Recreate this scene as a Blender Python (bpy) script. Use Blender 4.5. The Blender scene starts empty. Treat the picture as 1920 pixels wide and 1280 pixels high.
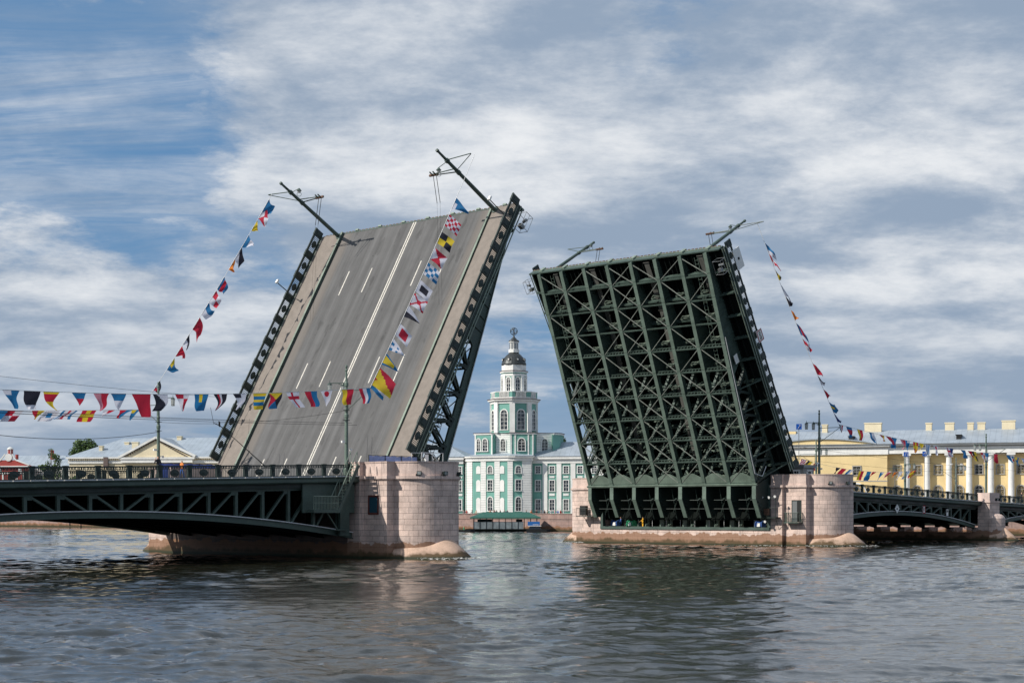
import bpy, bmesh, math, random
import numpy as np
from mathutils import Vector, Matrix
random.seed(7); R = math.radians; PI = math.pi
S = bpy.context.scene
COL = S.collection

# ------------------------------------------------------------------ camera
TH = R(42.466)                       # bridge axis (+x) is TH to the right of the view direction
FW = Vector((math.cos(TH), math.sin(TH), 0)); RT = Vector((math.sin(TH), -math.cos(TH), 0))
CAM = Vector((-128.515, -115.494, 3.9416))
cam = bpy.data.cameras.new('camera'); co = bpy.data.objects.new('camera', cam); COL.objects.link(co)
cam.sensor_width = 36; cam.lens = 3072.37/1920*36; cam.shift_y = (957.6-640)/1920
cam.clip_start = .5; cam.clip_end = 6000
co.location = CAM; co.rotation_euler = (PI/2, 0, TH-PI/2)
S.camera = co
# ------------------------------------------------------------------ sun + sky
sv = Vector((-7.34, 3.4, 5.9)).normalized()
sl = bpy.data.lights.new('sun', 'SUN'); sl.energy = 4.8; sl.angle = R(.6); sl.color = (1, .95, .87)
so = bpy.data.objects.new('sun', sl); COL.objects.link(so)
so.rotation_euler = sv.to_track_quat('Z', 'Y').to_euler()
S.view_settings.view_transform = 'Standard'; S.view_settings.look = 'None'
S.view_settings.exposure = 0; S.view_settings.gamma = 1
W = bpy.data.worlds.new('World'); S.world = W; W.use_nodes = True
nt = W.node_tree; N = nt.nodes; LK = nt.links; N.clear()
def nd(t, **k):
    n = N.new(t)
    for a, b in k.items(): setattr(n, a, b)
    return n
def mth(op, a, b=None, c=None, clamp=False):
    n = nd('ShaderNodeMath', operation=op); n.use_clamp = clamp
    for i, x in enumerate((a, b, c)):
        if x is None: continue
        if isinstance(x, (int, float)): n.inputs[i].default_value = x
        else: LK.new(x, n.inputs[i])
    return n.outputs[0]
sky = nd('ShaderNodeTexSky', sky_type='NISHITA'); sky.sun_disc = False
sky.sun_elevation = math.asin(sv.z); sky.sun_rotation = math.atan2(sv.x, sv.y)
sky.air_density = 1.0; sky.dust_density = .6; sky.ozone_density = 1.6
tc = nd('ShaderNodeTexCoord'); vn = nd('ShaderNodeVectorMath', operation='NORMALIZE'); LK.new(tc.outputs['Generated'], vn.inputs[0])
sx = nd('ShaderNodeSeparateXYZ'); LK.new(vn.outputs[0], sx.inputs[0])
zz = mth('ADD', mth('MAXIMUM', sx.outputs[2], 0.0), .23)
# cloud sheet coordinates: along the wind (RT) and across it
def dotv(v):
    n = nd('ShaderNodeVectorMath', operation='DOT_PRODUCT'); LK.new(vn.outputs[0], n.inputs[0]); n.inputs[1].default_value = v; return n.outputs['Value']
ca = mth('DIVIDE', dotv(tuple(RT)), zz); cb = mth('DIVIDE', dotv(tuple(FW)), zz)
def comb(a, b, c):
    n = nd('ShaderNodeCombineXYZ')
    for i, x in enumerate((a, b, c)):
        if isinstance(x, (int, float)): n.inputs[i].default_value = x
        else: LK.new(x, n.inputs[i])
    return n.outputs[0]
def noise(vec, sc, det=6, ro=.55, dist=0.):
    n = nd('ShaderNodeTexNoise'); LK.new(vec, n.inputs['Vector']); n.inputs['Scale'].default_value = sc
    n.inputs['Detail'].default_value = det; n.inputs['Roughness'].default_value = ro; n.inputs['Distortion'].default_value = dist
    return n.outputs['Fac']
def ramp(x, a, b, c=0., d=1.):
    n = nd('ShaderNodeMapRange', interpolation_type='SMOOTHSTEP'); LK.new(x, n.inputs[0])
    for i, v in enumerate((a, b, c, d)): n.inputs[i+1].default_value = v
    return n.outputs[0]
def cfield(da, db):                     # cloud density, sampled at a small offset for the relief
    a = mth('ADD', ca, da); b = mth('ADD', cb, db)
    big = noise(comb(mth('MULTIPLY', a, .72), b, 83.9), 1.25, 3, .5, .2)
    mid = noise(comb(mth('MULTIPLY', a, .85), b, 52.2), 4.6, 10, .63, .15)
    return mth('ADD', mth('MULTIPLY', big, .55), mth('MULTIPLY', mid, .45))
f0 = cfield(0., 0.); f1 = cfield(-.10, -.13)
nfine = noise(comb(mth('MULTIPLY', ca, .8), cb, 7.7), 9.0, 9, .68, .3)
nlit = noise(comb(mth('MULTIPLY', ca, .6), cb, 4.4), 1.7, 6, .6, .2)
def blob(v, width):                    # a broad patch of sky round a fixed direction
    return ramp(dotv(v), math.cos(width), 1.0)
cov = mth('ADD', f0, mth('MULTIPLY', mth('SUBTRACT', nfine, .5), .24))
def dirp(az, el): return tuple((FW+RT*az+Vector((0, 0, el))).normalized())   # a fixed compass direction in the sky
for v, w, a in ((dirp(-.29, .20), .12, -.05), (dirp(-.20, .225), .10, -.06), (dirp(-.30, .26), .08, -.03), (dirp(.06, .105), .06, -.09), (dirp(.11, .09), .06, -.04), (dirp(-.05, .26), .16, .16), (dirp(-.12, .25), .06, .06), (dirp(-.24, .17), .07, -.05), (dirp(.17, .21), .05, -.05),
                (dirp(.26, .20), .20, .16), (dirp(.16, .16), .16, .08), (dirp(-.26, .13), .12, .09), (dirp(-.16, .12), .10, .08), (dirp(-.30, .07), .12, .10), (dirp(.02, .17), .07, .05)):
    cov = mth('ADD', cov, mth('MULTIPLY', blob(v, w), a))
cloud = ramp(cov, .385, .56)
cirrus = mth('MULTIPLY', ramp(noise(comb(mth('MULTIPLY', ca, .55), mth('MULTIPLY', cb, 2.4), 9.1), 2.6, 9, .66, .6), .34, .70), .72)
cloud = mth('MAXIMUM', cloud, cirrus)
low = ramp(sx.outputs[2], .0, .13, 1., 0.)
cloud = mth('MAXIMUM', cloud, mth('MULTIPLY', low, mth('MULTIPLY', nlit, 1.1)))
lit = mth('ADD', mth('ADD', mth('MULTIPLY', mth('SUBTRACT', nlit, .5), .5), .47), mth('ADD', mth('MULTIPLY', mth('SUBTRACT', f0, f1), 2.6), mth('MULTIPLY', mth('SUBTRACT', nfine, .5), .12)))
for v, w, a in ((dirp(.25, .19), .13, .15), (dirp(-.06, .245), .12, .13), (dirp(-.25, .12), .14, .08), (dirp(.03, .29), .10, .04), (dirp(.10, .23), .10, -.06), (dirp(.25, .10), .12, -.08)):
    lit = mth('ADD', lit, mth('MULTIPLY', blob(v, w), a))
lit = mth('MULTIPLY', ramp(lit, .22, .96), ramp(sx.outputs[2], .02, .17, .42, 1.))
def mixc(f, a, b):
    n = nd('ShaderNodeMix', data_type='RGBA')
    if isinstance(f, (int, float)): n.inputs[0].default_value = f
    else: LK.new(f, n.inputs[0])
    for i, x in ((6, a), (7, b)):
        if isinstance(x, tuple): n.inputs[i].default_value = (*x, 1)
        else: LK.new(x, n.inputs[i])
    return n.outputs[2]
ccol = mixc(lit, (.305, .385, .50), (.90, .91, .92))
skm = nd('ShaderNodeVectorMath', operation='SCALE'); LK.new(sky.outputs[0], skm.inputs[0]); skm.inputs['Scale'].default_value = .085
blue = mixc(mth('MULTIPLY', low, .6), mixc(.75, skm.outputs[0], (.105, .265, .51)), (.23, .36, .53))
skc = mixc(mth('MULTIPLY', cloud, .93), blue, ccol)
bg = nd('ShaderNodeBackground'); LK.new(skc, bg.inputs[0]); bg.inputs[1].default_value = 1.0
wo = nd('ShaderNodeOutputWorld'); LK.new(bg.outputs[0], wo.inputs[0])
S.render.engine = 'CYCLES'

# ------------------------------------------------------------------ materials
def mat(name, col, rough=.6, metal=0., var=.0, vscale=3., spec=.4, bump=0., bscale=20., fn=None):
    m = bpy.data.materials.new(name); m.use_nodes = True; t = m.node_tree; b = t.nodes['Principled BSDF']
    b.inputs['Base Color'].default_value = (*col, 1); b.inputs['Roughness'].default_value = rough; b.inputs['Metallic'].default_value = metal
    b.inputs['Specular IOR Level'].default_value = spec
    if var > 0:
        g = t.nodes.new('ShaderNodeNewGeometry'); n = t.nodes.new('ShaderNodeTexNoise'); n.inputs['Scale'].default_value = vscale
        n.inputs['Detail'].default_value = 6; n.inputs['Roughness'].default_value = .65; t.links.new(g.outputs['Position'], n.inputs['Vector'])
        r = t.nodes.new('ShaderNodeMapRange'); t.links.new(n.outputs['Fac'], r.inputs[0]); r.inputs[1].default_value = .3; r.inputs[2].default_value = .7
        r.inputs[3].default_value = 1-var; r.inputs[4].default_value = 1+var
        s = t.nodes.new('ShaderNodeVectorMath'); s.operation = 'SCALE'; s.inputs[0].default_value = col; t.links.new(r.outputs[0], s.inputs['Scale'])
        t.links.new(s.outputs[0], b.inputs['Base Color'])
    if bump > 0:
        g = t.nodes.new('ShaderNodeNewGeometry'); n = t.nodes.new('ShaderNodeTexNoise'); n.inputs['Scale'].default_value = bscale; n.inputs['Detail'].default_value = 4
        t.links.new(g.outputs['Position'], n.inputs['Vector']); u = t.nodes.new('ShaderNodeBump'); u.inputs['Strength'].default_value = bump
        u.inputs['Distance'].default_value = .05; t.links.new(n.outputs['Fac'], u.inputs['Height']); t.links.new(u.outputs[0], b.inputs['Normal'])
    if fn: fn(t, b)
    return m
def tn(t, ty, **k):
    n = t.nodes.new(ty)
    for a, b in k.items(): setattr(n, a, b)
    return n
def tmath(t, op, a, b=None):
    n = tn(t, 'ShaderNodeMath', operation=op)
    for i, x in enumerate((a, b)):
        if x is None: continue
        if isinstance(x, (int, float)): n.inputs[i].default_value = x
        else: t.links.new(x, n.inputs[i])
    return n.outputs[0]
def tramp(t, x, a, b, c=0., d=1.):
    n = tn(t, 'ShaderNodeMapRange', interpolation_type='SMOOTHSTEP'); t.links.new(x, n.inputs[0])
    for i, v in enumerate((a, b, c, d)): n.inputs[i+1].default_value = v
    return n.outputs[0]
def tmix(t, f, a, b, bt='MIX'):
    n = tn(t, 'ShaderNodeMix', data_type='RGBA', blend_type=bt)
    if isinstance(f, (int, float)): n.inputs[0].default_value = f
    else: t.links.new(f, n.inputs[0])
    for i, x in ((6, a), (7, b)):
        if isinstance(x, tuple): n.inputs[i].default_value = (*x, 1)
        else: t.links.new(x, n.inputs[i])
    return n.outputs[2]
def tnoise(t, vec, sc, det=5, ro=.6):
    n = tn(t, 'ShaderNodeTexNoise'); t.links.new(vec, n.inputs['Vector']); n.inputs['Scale'].default_value = sc
    n.inputs['Detail'].default_value = det; n.inputs['Roughness'].default_value = ro; return n.outputs['Fac']
def granite_fn(bw, bh, c1, c2, mort, stain=1.3, streak=.5, off=0.):
    def fn(t, b):
        g = tn(t, 'ShaderNodeNewGeometry'); s = tn(t, 'ShaderNodeSeparateXYZ'); t.links.new(g.outputs['Position'], s.inputs[0])
        c = tn(t, 'ShaderNodeCombineXYZ'); t.links.new(tmath(t, 'SUBTRACT', s.outputs[0], s.outputs[1]), c.inputs[0])
        t.links.new(tmath(t, 'ADD', s.outputs[2], off), c.inputs[1])
        br = tn(t, 'ShaderNodeTexBrick'); t.links.new(c.outputs[0], br.inputs['Vector']); br.inputs['Scale'].default_value = 1
        br.inputs['Brick Width'].default_value = bw; br.inputs['Row Height'].default_value = bh; br.inputs['Mortar Size'].default_value = .014
        br.inputs['Mortar Smooth'].default_value = .3; br.inputs['Bias'].default_value = 0
        br.inputs['Color1'].default_value = (*c1, 1); br.inputs['Color2'].default_value = (*c2, 1); br.inputs['Mortar'].default_value = (*mort, 1)
        br.offset = .43; br.squash = 1.3; br.squash_frequency = 3
        n1 = tnoise(t, g.outputs['Position'], .9, 6, .65); n2 = tnoise(t, g.outputs['Position'], 14, 3, .6)
        v = tmath(t, 'MULTIPLY', tramp(t, n1, .3, .7, .8, 1.16), tramp(t, n2, .3, .7, .9, 1.1))
        # dirty run-off streaks
        cs = tn(t, 'ShaderNodeCombineXYZ'); t.links.new(tmath(t, 'SUBTRACT', s.outputs[0], s.outputs[1]), cs.inputs[0]); t.links.new(tmath(t, 'MULTIPLY', s.outputs[2], .07), cs.inputs[1])
        st = tramp(t, tnoise(t, cs.outputs[0], 2.6, 4, .6), .56, .74, 0, streak)
        sc = tn(t, 'ShaderNodeVectorMath', operation='SCALE'); t.links.new(br.outputs['Color'], sc.inputs[0]); t.links.new(v, sc.inputs['Scale'])
        col = tmix(t, st, sc.outputs[0], (.13, .09, .08))
        zr = tmath(t, 'ADD', s.outputs[2], tmath(t, 'MULTIPLY', tmath(t, 'SUBTRACT', tnoise(t, g.outputs['Position'], .8, 4, .6), .5), 1.5))
        col = tmix(t, tramp(t, zr, stain-.05, stain+.05, .82, 0), col, (.24, .115, .055))
        col = tmix(t, tramp(t, zr, .3, .72, .9, 0), col, (.075, .05, .02))
        col = tmix(t, tramp(t, s.outputs[2], .1, .3, .9, 0), col, (.02, .03, .012))
        t.links.new(col, b.inputs['Base Color'])
        bu = tn(t, 'ShaderNodeBump'); bu.inputs['Strength'].default_value = .6; bu.inputs['Distance'].default_value = .03
        t.links.new(tmath(t, 'ADD', tmath(t, 'MULTIPLY', br.outputs['Fac'], -1), tmath(t, 'MULTIPLY', n2, .3)), bu.inputs['Height']); t.links.new(bu.outputs[0], b.inputs['Normal'])
    return fn
M = {}
M['granite'] = mat('pink_granite', (.4, .3, .27), .75, fn=granite_fn(1.15, .47, (.66, .505, .435), (.52, .41, .36), (.12, .075, .065)))
M['parapet'] = mat('granite_parapet', (.4, .3, .27), .75, fn=granite_fn(2.1, 3.0, (.60, .46, .40), (.55, .435, .385), (.2, .13, .12), stain=-9, streak=.5, off=1.0))
M['quay'] = mat('quay_granite', (.33, .22, .2), .8, fn=granite_fn(2.2, .62, (.36, .235, .2), (.29, .205, .18), (.13, .09, .08), stain=.9))
M['shaded'] = mat('shaded_wet_granite', (.1, .07, .06), .6, fn=granite_fn(1.15, .47, (.12, .085, .075), (.09, .07, .062), (.03, .02, .02)))  # granite darkened to carry the shade under the left span
M['skirt'] = mat('apron_granite', (.5, .36, .28), .7, fn=granite_fn(30, 30, (.54, .37, .27), (.50, .35, .27), (.3, .2, .15), stain=.42, streak=.2))
def steel_fn(col, dirt=.4):
    def fn(t, b):
        g = tn(t, 'ShaderNodeNewGeometry')
        n1 = tnoise(t, g.outputs['Position'], .7, 7, .68); n2 = tnoise(t, g.outputs['Position'], 7, 4, .6)
        v = tmath(t, 'MULTIPLY', tramp(t, n1, .3, .7, .78, 1.2), tramp(t, n2, .3, .7, .9, 1.1))
        sc = tn(t, 'ShaderNodeVectorMath', operation='SCALE'); sc.inputs[0].default_value = col; t.links.new(v, sc.inputs['Scale'])
        c = tmix(t, tramp(t, n2, .62, .74, 0, dirt), sc.outputs[0], (.16, .10, .06))
        t.links.new(c, b.inputs['Base Color'])
        t.links.new(tramp(t, n1, .3, .7, .38, .62), b.inputs['Roughness'])
    return fn
M['green'] = mat('bridge_green_paint', (.05, .085, .06), .5, fn=steel_fn((.06, .090, .075)))
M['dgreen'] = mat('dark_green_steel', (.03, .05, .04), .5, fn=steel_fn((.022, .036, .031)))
M['pgreen'] = mat('pale_green_paint', (.2, .26, .2), .5, fn=steel_fn((.20, .25, .20)))
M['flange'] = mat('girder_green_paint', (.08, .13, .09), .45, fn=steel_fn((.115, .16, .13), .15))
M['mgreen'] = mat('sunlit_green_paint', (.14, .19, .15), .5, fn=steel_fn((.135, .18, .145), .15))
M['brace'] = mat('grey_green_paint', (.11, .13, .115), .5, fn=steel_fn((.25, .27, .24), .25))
M['wway'] = mat('dusty_walkway_plate', (.09, .09, .08), .8, var=.3, vscale=1.5)
M['black'] = mat('black_iron', (.012, .013, .013), .6)
M['dark'] = mat('dark_shade_steel', (.008, .011, .010), .9, spec=.08)  # near black: shade of chamber and deck underside put into the colour
M['rust'] = mat('rusty_steel', (.13, .07, .045), .8, var=.4, vscale=6)
M['ledge'] = mat('zinc_ledge', (.62, .62, .62), .5, var=.15, vscale=4)
M['white'] = mat('white_paint', (.78, .77, .74), .55, var=.05, vscale=2)
M['mark'] = mat('road_marking_paint', (.56, .53, .47), .7, var=.35, vscale=7)
def road_fn(c1):
    def fn(t, b):
        tcn = tn(t, 'ShaderNodeTexCoord'); s = tn(t, 'ShaderNodeSeparateXYZ'); t.links.new(tcn.outputs['Object'], s.inputs[0])
        c = tn(t, 'ShaderNodeCombineXYZ'); t.links.new(tmath(t, 'MULTIPLY', s.outputs[0], .035), c.inputs[0]); t.links.new(s.outputs[1], c.inputs[1])
        st = tnoise(t, c.outputs[0], 1.15, 5, .62); n = tnoise(t, tcn.outputs['Object'], .5, 6, .6); f = tnoise(t, tcn.outputs['Object'], 9, 3, .6)
        v = tmath(t, 'MULTIPLY', tmath(t, 'MULTIPLY', tramp(t, st, .3, .7, .80, 1.2), tramp(t, n, .3, .7, .92, 1.08)), tramp(t, f, .3, .7, .95, 1.05))
        sc = tn(t, 'ShaderNodeVectorMath', operation='SCALE'); sc.inputs[0].default_value = c1; t.links.new(v, sc.inputs['Scale'])
        # darker wheel paths, joints and tar patches
        wp = tmath(t, 'FRACT', tmath(t, 'DIVIDE', tmath(t, 'ADD', s.outputs[1], 20.4), 1.7))
        wpd = tramp(t, tmath(t, 'ABSOLUTE', tmath(t, 'SUBTRACT', wp, .5)), .12, .4, .13, 0)
        c2 = tn(t, 'ShaderNodeCombineXYZ'); t.links.new(tmath(t, 'MULTIPLY', s.outputs[0], .35), c2.inputs[0]); t.links.new(s.outputs[1], c2.inputs[1])
        pa = tramp(t, tnoise(t, c2.outputs[0], .9, 3, .5), .62, .65, 0, .22)
        oil = tramp(t, tnoise(t, tcn.outputs['Object'], 2.3, 3, .6), .66, .74, 0, .35)
        v = tmath(t, 'MULTIPLY', v, tmath(t, 'SUBTRACT', 1.03, tmath(t, 'ADD', wpd, tmath(t, 'ADD', pa, oil))))
        sc = tn(t, 'ShaderNodeVectorMath', operation='SCALE'); sc.inputs[0].default_value = c1; t.links.new(v, sc.inputs['Scale'])
        e = tramp(t, tmath(t, 'ABSOLUTE', s.outputs[1]), 8.7, 9.6, 0, .55)
        t.links.new(tmix(t, e, sc.outputs[0], (.185, .16, .138)), b.inputs['Base Color'])
    return fn
M['road'] = mat('worn_asphalt', (.13, .122, .112), .85, fn=road_fn((.104, .103, .103)))
M['walk'] = mat('sidewalk_surface', (.215, .185, .16), .85, var=.14, vscale=1.3)
M['conc'] = mat('grey_concrete', (.35, .34, .32), .8, var=.15)
def glass_fn(t, b):
    g = tn(t, 'ShaderNodeNewGeometry'); n = tnoise(t, g.outputs['Position'], .33, 2, .5); n2 = tnoise(t, g.outputs['Position'], 1.6, 2, .5)
    t.links.new(tmix(t, tramp(t, tmath(t, 'MULTIPLY', tmath(t, 'ADD', n, n2), .5), .46, .6, 0, .8), (.015, .022, .03), (.16, .155, .14)), b.inputs['Base Color'])
M['glass'] = mat('dark_window_glass', (.035, .045, .055), .1, spec=.8, fn=glass_fn)
M['lampglass'] = mat('frosted_lamp_glass', (.62, .64, .62), .3)
t_ = M['lampglass'].node_tree; tr_ = t_.nodes.new('ShaderNodeBsdfTranslucent'); tr_.inputs[0].default_value = (.8, .82, .8, 1); mx_ = t_.nodes.new('ShaderNodeMixShader'); mx_.inputs[0].default_value = .6
t_.links.new(t_.nodes['Principled BSDF'].outputs[0], mx_.inputs[1]); t_.links.new(tr_.outputs[0], mx_.inputs[2]); t_.links.new(mx_.outputs[0], t_.nodes['Material Output'].inputs[0])
M['blueglass'] = mat('teal_window_glass', (.02, .07, .10), .15, spec=.7)
M['redframe'] = mat('red_brown_frame', (.13, .035, .025), .6)
M['steelgrey'] = mat('grey_steel', (.25, .26, .26), .4, metal=.6)
M['galv'] = mat('galvanised_pipe', (.55, .56, .56), .4)
def bld_fn(col, scale=.5, groove_shade_lines=0.):
    def fn(t, b):
        g = tn(t, 'ShaderNodeNewGeometry'); n1 = tnoise(t, g.outputs['Position'], scale, 6, .65)
        s = tn(t, 'ShaderNodeSeparateXYZ'); t.links.new(g.outputs['Position'], s.inputs[0])
        sc = tn(t, 'ShaderNodeVectorMath', operation='SCALE'); sc.inputs[0].default_value = col; t.links.new(tramp(t, n1, .3, .7, .9, 1.08), sc.inputs['Scale'])
        cs = tn(t, 'ShaderNodeCombineXYZ'); t.links.new(tmath(t, 'SUBTRACT', s.outputs[0], s.outputs[1]), cs.inputs[0]); t.links.new(tmath(t, 'MULTIPLY', s.outputs[2], .06), cs.inputs[1])
        out = tmix(t, tramp(t, tnoise(t, cs.outputs[0], 1.4, 5, .65), .55, .78, 0, .3), sc.outputs[0], tuple(c*.45 for c in col))
        if groove_shade_lines:
            f = tmath(t, 'FRACT', tmath(t, 'DIVIDE', s.outputs[2], groove_shade_lines)); out = tmix(t, tramp(t, f, .0, .22, .75, 0), out, (.16, .2, .19))  # rustication grooves as dark lines, their shade put into the colour
        t.links.new(out, b.inputs['Base Color'])
    return fn
M['kgreen'] = mat('green_stucco', (.1, .33, .25), .8, fn=bld_fn((.165, .37, .31)))
M['kwhite'] = mat('white_stucco', (.74, .74, .71), .8, fn=bld_fn((.76, .755, .72)))
M['krust'] = mat('grooved_white_stucco', (.74, .74, .71), .8, fn=bld_fn((.76, .755, .72), .5, .52))
M['yellow'] = mat('yellow_stucco', (.68, .48, .22), .8, fn=bld_fn((.76, .585, .30), .25))
M['cream'] = mat('cream_stucco', (.72, .62, .42), .8, fn=bld_fn((.74, .64, .44), .25))
M['redst'] = mat('red_stucco', (.36, .06, .05), .8, fn=bld_fn((.36, .06, .05)))
def roof_fn(col, seam=1.0):
    def fn(t, b):
        tcn = tn(t, 'ShaderNodeTexCoord'); s = tn(t, 'ShaderNodeSeparateXYZ'); t.links.new(tcn.outputs['Object'], s.inputs[0])
        f = tmath(t, 'FRACT', tmath(t, 'DIVIDE', tmath(t, 'ADD', s.outputs[0], tmath(t, 'MULTIPLY', s.outputs[1], .0)), seam))
        n = tnoise(t, tcn.outputs['Object'], .35, 6, .65)
        sc = tn(t, 'ShaderNodeVectorMath', operation='SCALE'); sc.inputs[0].default_value = col; t.links.new(tramp(t, n, .3, .7, .86, 1.12), sc.inputs['Scale'])
        t.links.new(tmix(t, tramp(t, f, .0, .14, .45, 0), sc.outputs[0], (.14, .17, .2)), b.inputs['Base Color'])
    return fn
M['roof'] = mat('blue_grey_metal_roof', (.4, .45, .5), .45, metal=.15, fn=roof_fn((.36, .405, .45), 1.1))
M['lroof'] = mat('pale_metal_roof', (.6, .65, .68), .45, fn=roof_fn((.33, .38, .43), 1.3))
M['broof'] = mat('brown_metal_edge', (.13, .095, .085), .7)
M['dome'] = mat('dark_lead_dome', (.055, .06, .06), .45, metal=.4, var=.3, vscale=2)
M['proof'] = mat('green_fabric_roof', (.03, .115, .085), .6, var=.12, vscale=.6)
M['wallwhite'] = mat('white_trim', (.78, .76, .72), .8)
M['ground'] = mat('embankment_paving', (.2, .19, .18), .9, var=.15)
M['tarp'] = mat('blue_tarpaulin', (.24, .30, .52), .6, var=.3, vscale=.9)
M['dtarp'] = mat('deep_blue_tarpaulin', (.10, .16, .50), .6, var=.4, vscale=.7)
M['bark'] = mat('tree_bark', (.07, .05, .035), .9)
def leaf_fn(t, b):
    oi = tn(t, 'ShaderNodeNewGeometry'); n = tnoise(t, oi.outputs['Position'], .7, 3, .6)
    t.links.new(tmix(t, tramp(t, n, .35, .65), (.035, .075, .018), (.10, .15, .035)), b.inputs['Base Color'])
M['leaf'] = mat('tree_foliage', (.06, .1, .03), .7, fn=leaf_fn)
C = dict(r=(.54, .025, .055), y=(.74, .55, .04), b=(.025, .18, .40), w=(.72, .72, .80), k=(.028, .028, .042), l=(.10, .32, .52), o=(.75, .22, .03), p=(.62, .25, .32), n=(.02, .05, .20))
CM = {}
for k, c in C.items():
    m = mat('cloth_' + dict(r='red', y='yellow', b='blue', w='white', k='black', l='light_blue', o='orange', p='pink', n='navy')[k], c, .8, var=.06, vscale=4); CM[k] = m
    t = m.node_tree; b = t.nodes['Principled BSDF']
    tr = t.nodes.new('ShaderNodeBsdfTranslucent'); tr.inputs[0].default_value = (*c, 1); mx = t.nodes.new('ShaderNodeMixShader'); mx.inputs[0].default_value = .35
    t.links.new(b.outputs[0], mx.inputs[1]); t.links.new(tr.outputs[0], mx.inputs[2]); t.links.new(mx.outputs[0], t.nodes['Material Output'].inputs[0])

# ------------------------------------------------------------------ mesh collector
class MB:
    def __init__(s): s.v = []; s.f = []; s.m = []
    def add(s, vs, fs, mi=0):
        o = len(s.v); s.v += [tuple(p) for p in vs]; s.f += [tuple(i+o for i in f) for f in fs]; s.m += [mi]*len(fs); return s
    def box(s, x0, x1, y0, y1, z0, z1, mi=0):
        vs = [(x, y, z) for z in (z0, z1) for y in (y0, y1) for x in (x0, x1)]
        return s.add(vs, [(0, 2, 3, 1), (4, 5, 7, 6), (0, 1, 5, 4), (2, 6, 7, 3), (0, 4, 6, 2), (1, 3, 7, 5)], mi)
    def beam(s, p, q, w, h, up=(0, 0, 1), mi=0):
        p = Vector(p); q = Vector(q); d = (q-p).normalized(); u = Vector(up)
        a = d.cross(u)
        if a.length < 1e-4: a = d.cross(Vector((1, 0, 0)))
        a.normalize(); b = a.cross(d).normalized(); a *= w/2; b *= h/2
        vs = [e+i*a+j*b for e in (p, q) for i, j in ((-1, -1), (1, -1), (1, 1), (-1, 1))]
        return s.add(vs, [(0, 1, 2, 3), (7, 6, 5, 4), (0, 4, 5, 1), (1, 5, 6, 2), (2, 6, 7, 3), (3, 7, 4, 0)], mi)
    def tube(s, p, q, r0, r1=None, n=8, mi=0):
        r1 = r0 if r1 is None else r1; p = Vector(p); q = Vector(q); d = (q-p).normalized()
        a = d.orthogonal().normalized(); b = d.cross(a)
        vs = [c + r*(math.cos(2*PI*i/n)*a+math.sin(2*PI*i/n)*b) for c, r in ((p, r0), (q, r1)) for i in range(n)]
        return s.add(vs, [(i, (i+1) % n, n+(i+1) % n, n+i) for i in range(n)] + [tuple(range(n))[::-1], tuple(range(n, 2*n))], mi)
    def path(s, pts, r, n=5, mi=0):
        for a, b in zip(pts[:-1], pts[1:]): s.tube(a, b, r, r, n, mi)
        return s
    def lathe(s, prof, c=(0, 0), n=20, a0=0., a1=2*PI, mi=0, zsc=1):
        full = abs(a1-a0-2*PI) < 1e-6; k = n if full else n+1; vs = []
        for r, z in prof:
            for i in range(k):
                a = a0+(a1-a0)*i/n; vs.append((c[0]+r*math.cos(a), c[1]+r*math.sin(a), z))
        fs = []
        for j in range(len(prof)-1):
            for i in range(n):
                i2 = (i+1) % k; fs.append((j*k+i, j*k+i2, (j+1)*k+i2, (j+1)*k+i))
        return s.add(vs, fs, mi)
    def prism(s, poly, a0, a1, ax='z', mi=0):
        def P(u, v, w): return {'z': (u, v, w), 'y': (u, w, v), 'x': (w, u, v)}[ax]
        n = len(poly); vs = [P(u, v, a0) for u, v in poly]+[P(u, v, a1) for u, v in poly]
        fs = [(i, (i+1) % n, n+(i+1) % n, n+i) for i in range(n)]+[tuple(range(n))[::-1], tuple(range(n, 2*n))]
        return s.add(vs, fs, mi)
    def mesh(s, name, mats, smooth=False):
        me = bpy.data.meshes.new(name); me.from_pydata(s.v, [], s.f)
        for m in (mats if isinstance(mats, (list, tuple)) else [mats]): me.materials.append(m)
        me.polygons.foreach_set('material_index', s.m)
        if smooth: me.polygons.foreach_set('use_smooth', [True]*len(s.f))
        me.update()
        bm = bmesh.new(); bm.from_mesh(me); bmesh.ops.recalc_face_normals(bm, faces=bm.faces); bm.to_mesh(me); bm.free()
        return me
    def build(s, name, mats, parent=None, smooth=False):
        return link(s.mesh(name, mats, smooth), name, parent)
def link(me, name, parent=None, loc=None, rz=None):
    o = bpy.data.objects.new(name, me); COL.objects.link(o)
    if parent: o.parent = parent
    if loc is not None: o.location = loc
    if rz is not None: o.rotation_euler = (0, 0, rz)
    return o
def tag(o, label=None, cat=None, group=None, kind=None):
    for k, v in (('label', label), ('category', cat), ('group', group), ('kind', kind)):
        if v: o[k] = v
    return o
def thing(name, label, cat, loc=(0, 0, 0), rz=0, group=None):
    o = bpy.data.objects.new(name, None); COL.objects.link(o); o.location = loc; o.rotation_euler = (0, 0, rz); o.empty_display_size = .3
    return tag(o, label, cat, group)
def tree_copy(root, label=None, group=None, loc=None, rz=None):
    c = root.copy(); COL.objects.link(c)
    if loc is not None: c.location = loc
    if rz is not None: c.rotation_euler = (0, 0, rz)
    if label: c['label'] = label
    if group: c['group'] = group
    for ch in KIDS.get(root.name, root.children):
        d = ch.copy(); COL.objects.link(d); d.parent = c
        for g in ch.children:
            e = g.copy(); COL.objects.link(e); e.parent = d
    return c
KIDS = {}
def spread(x0, x1, n): return [x0+(x1-x0)*i/(n-1) for i in range(n)]

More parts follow.
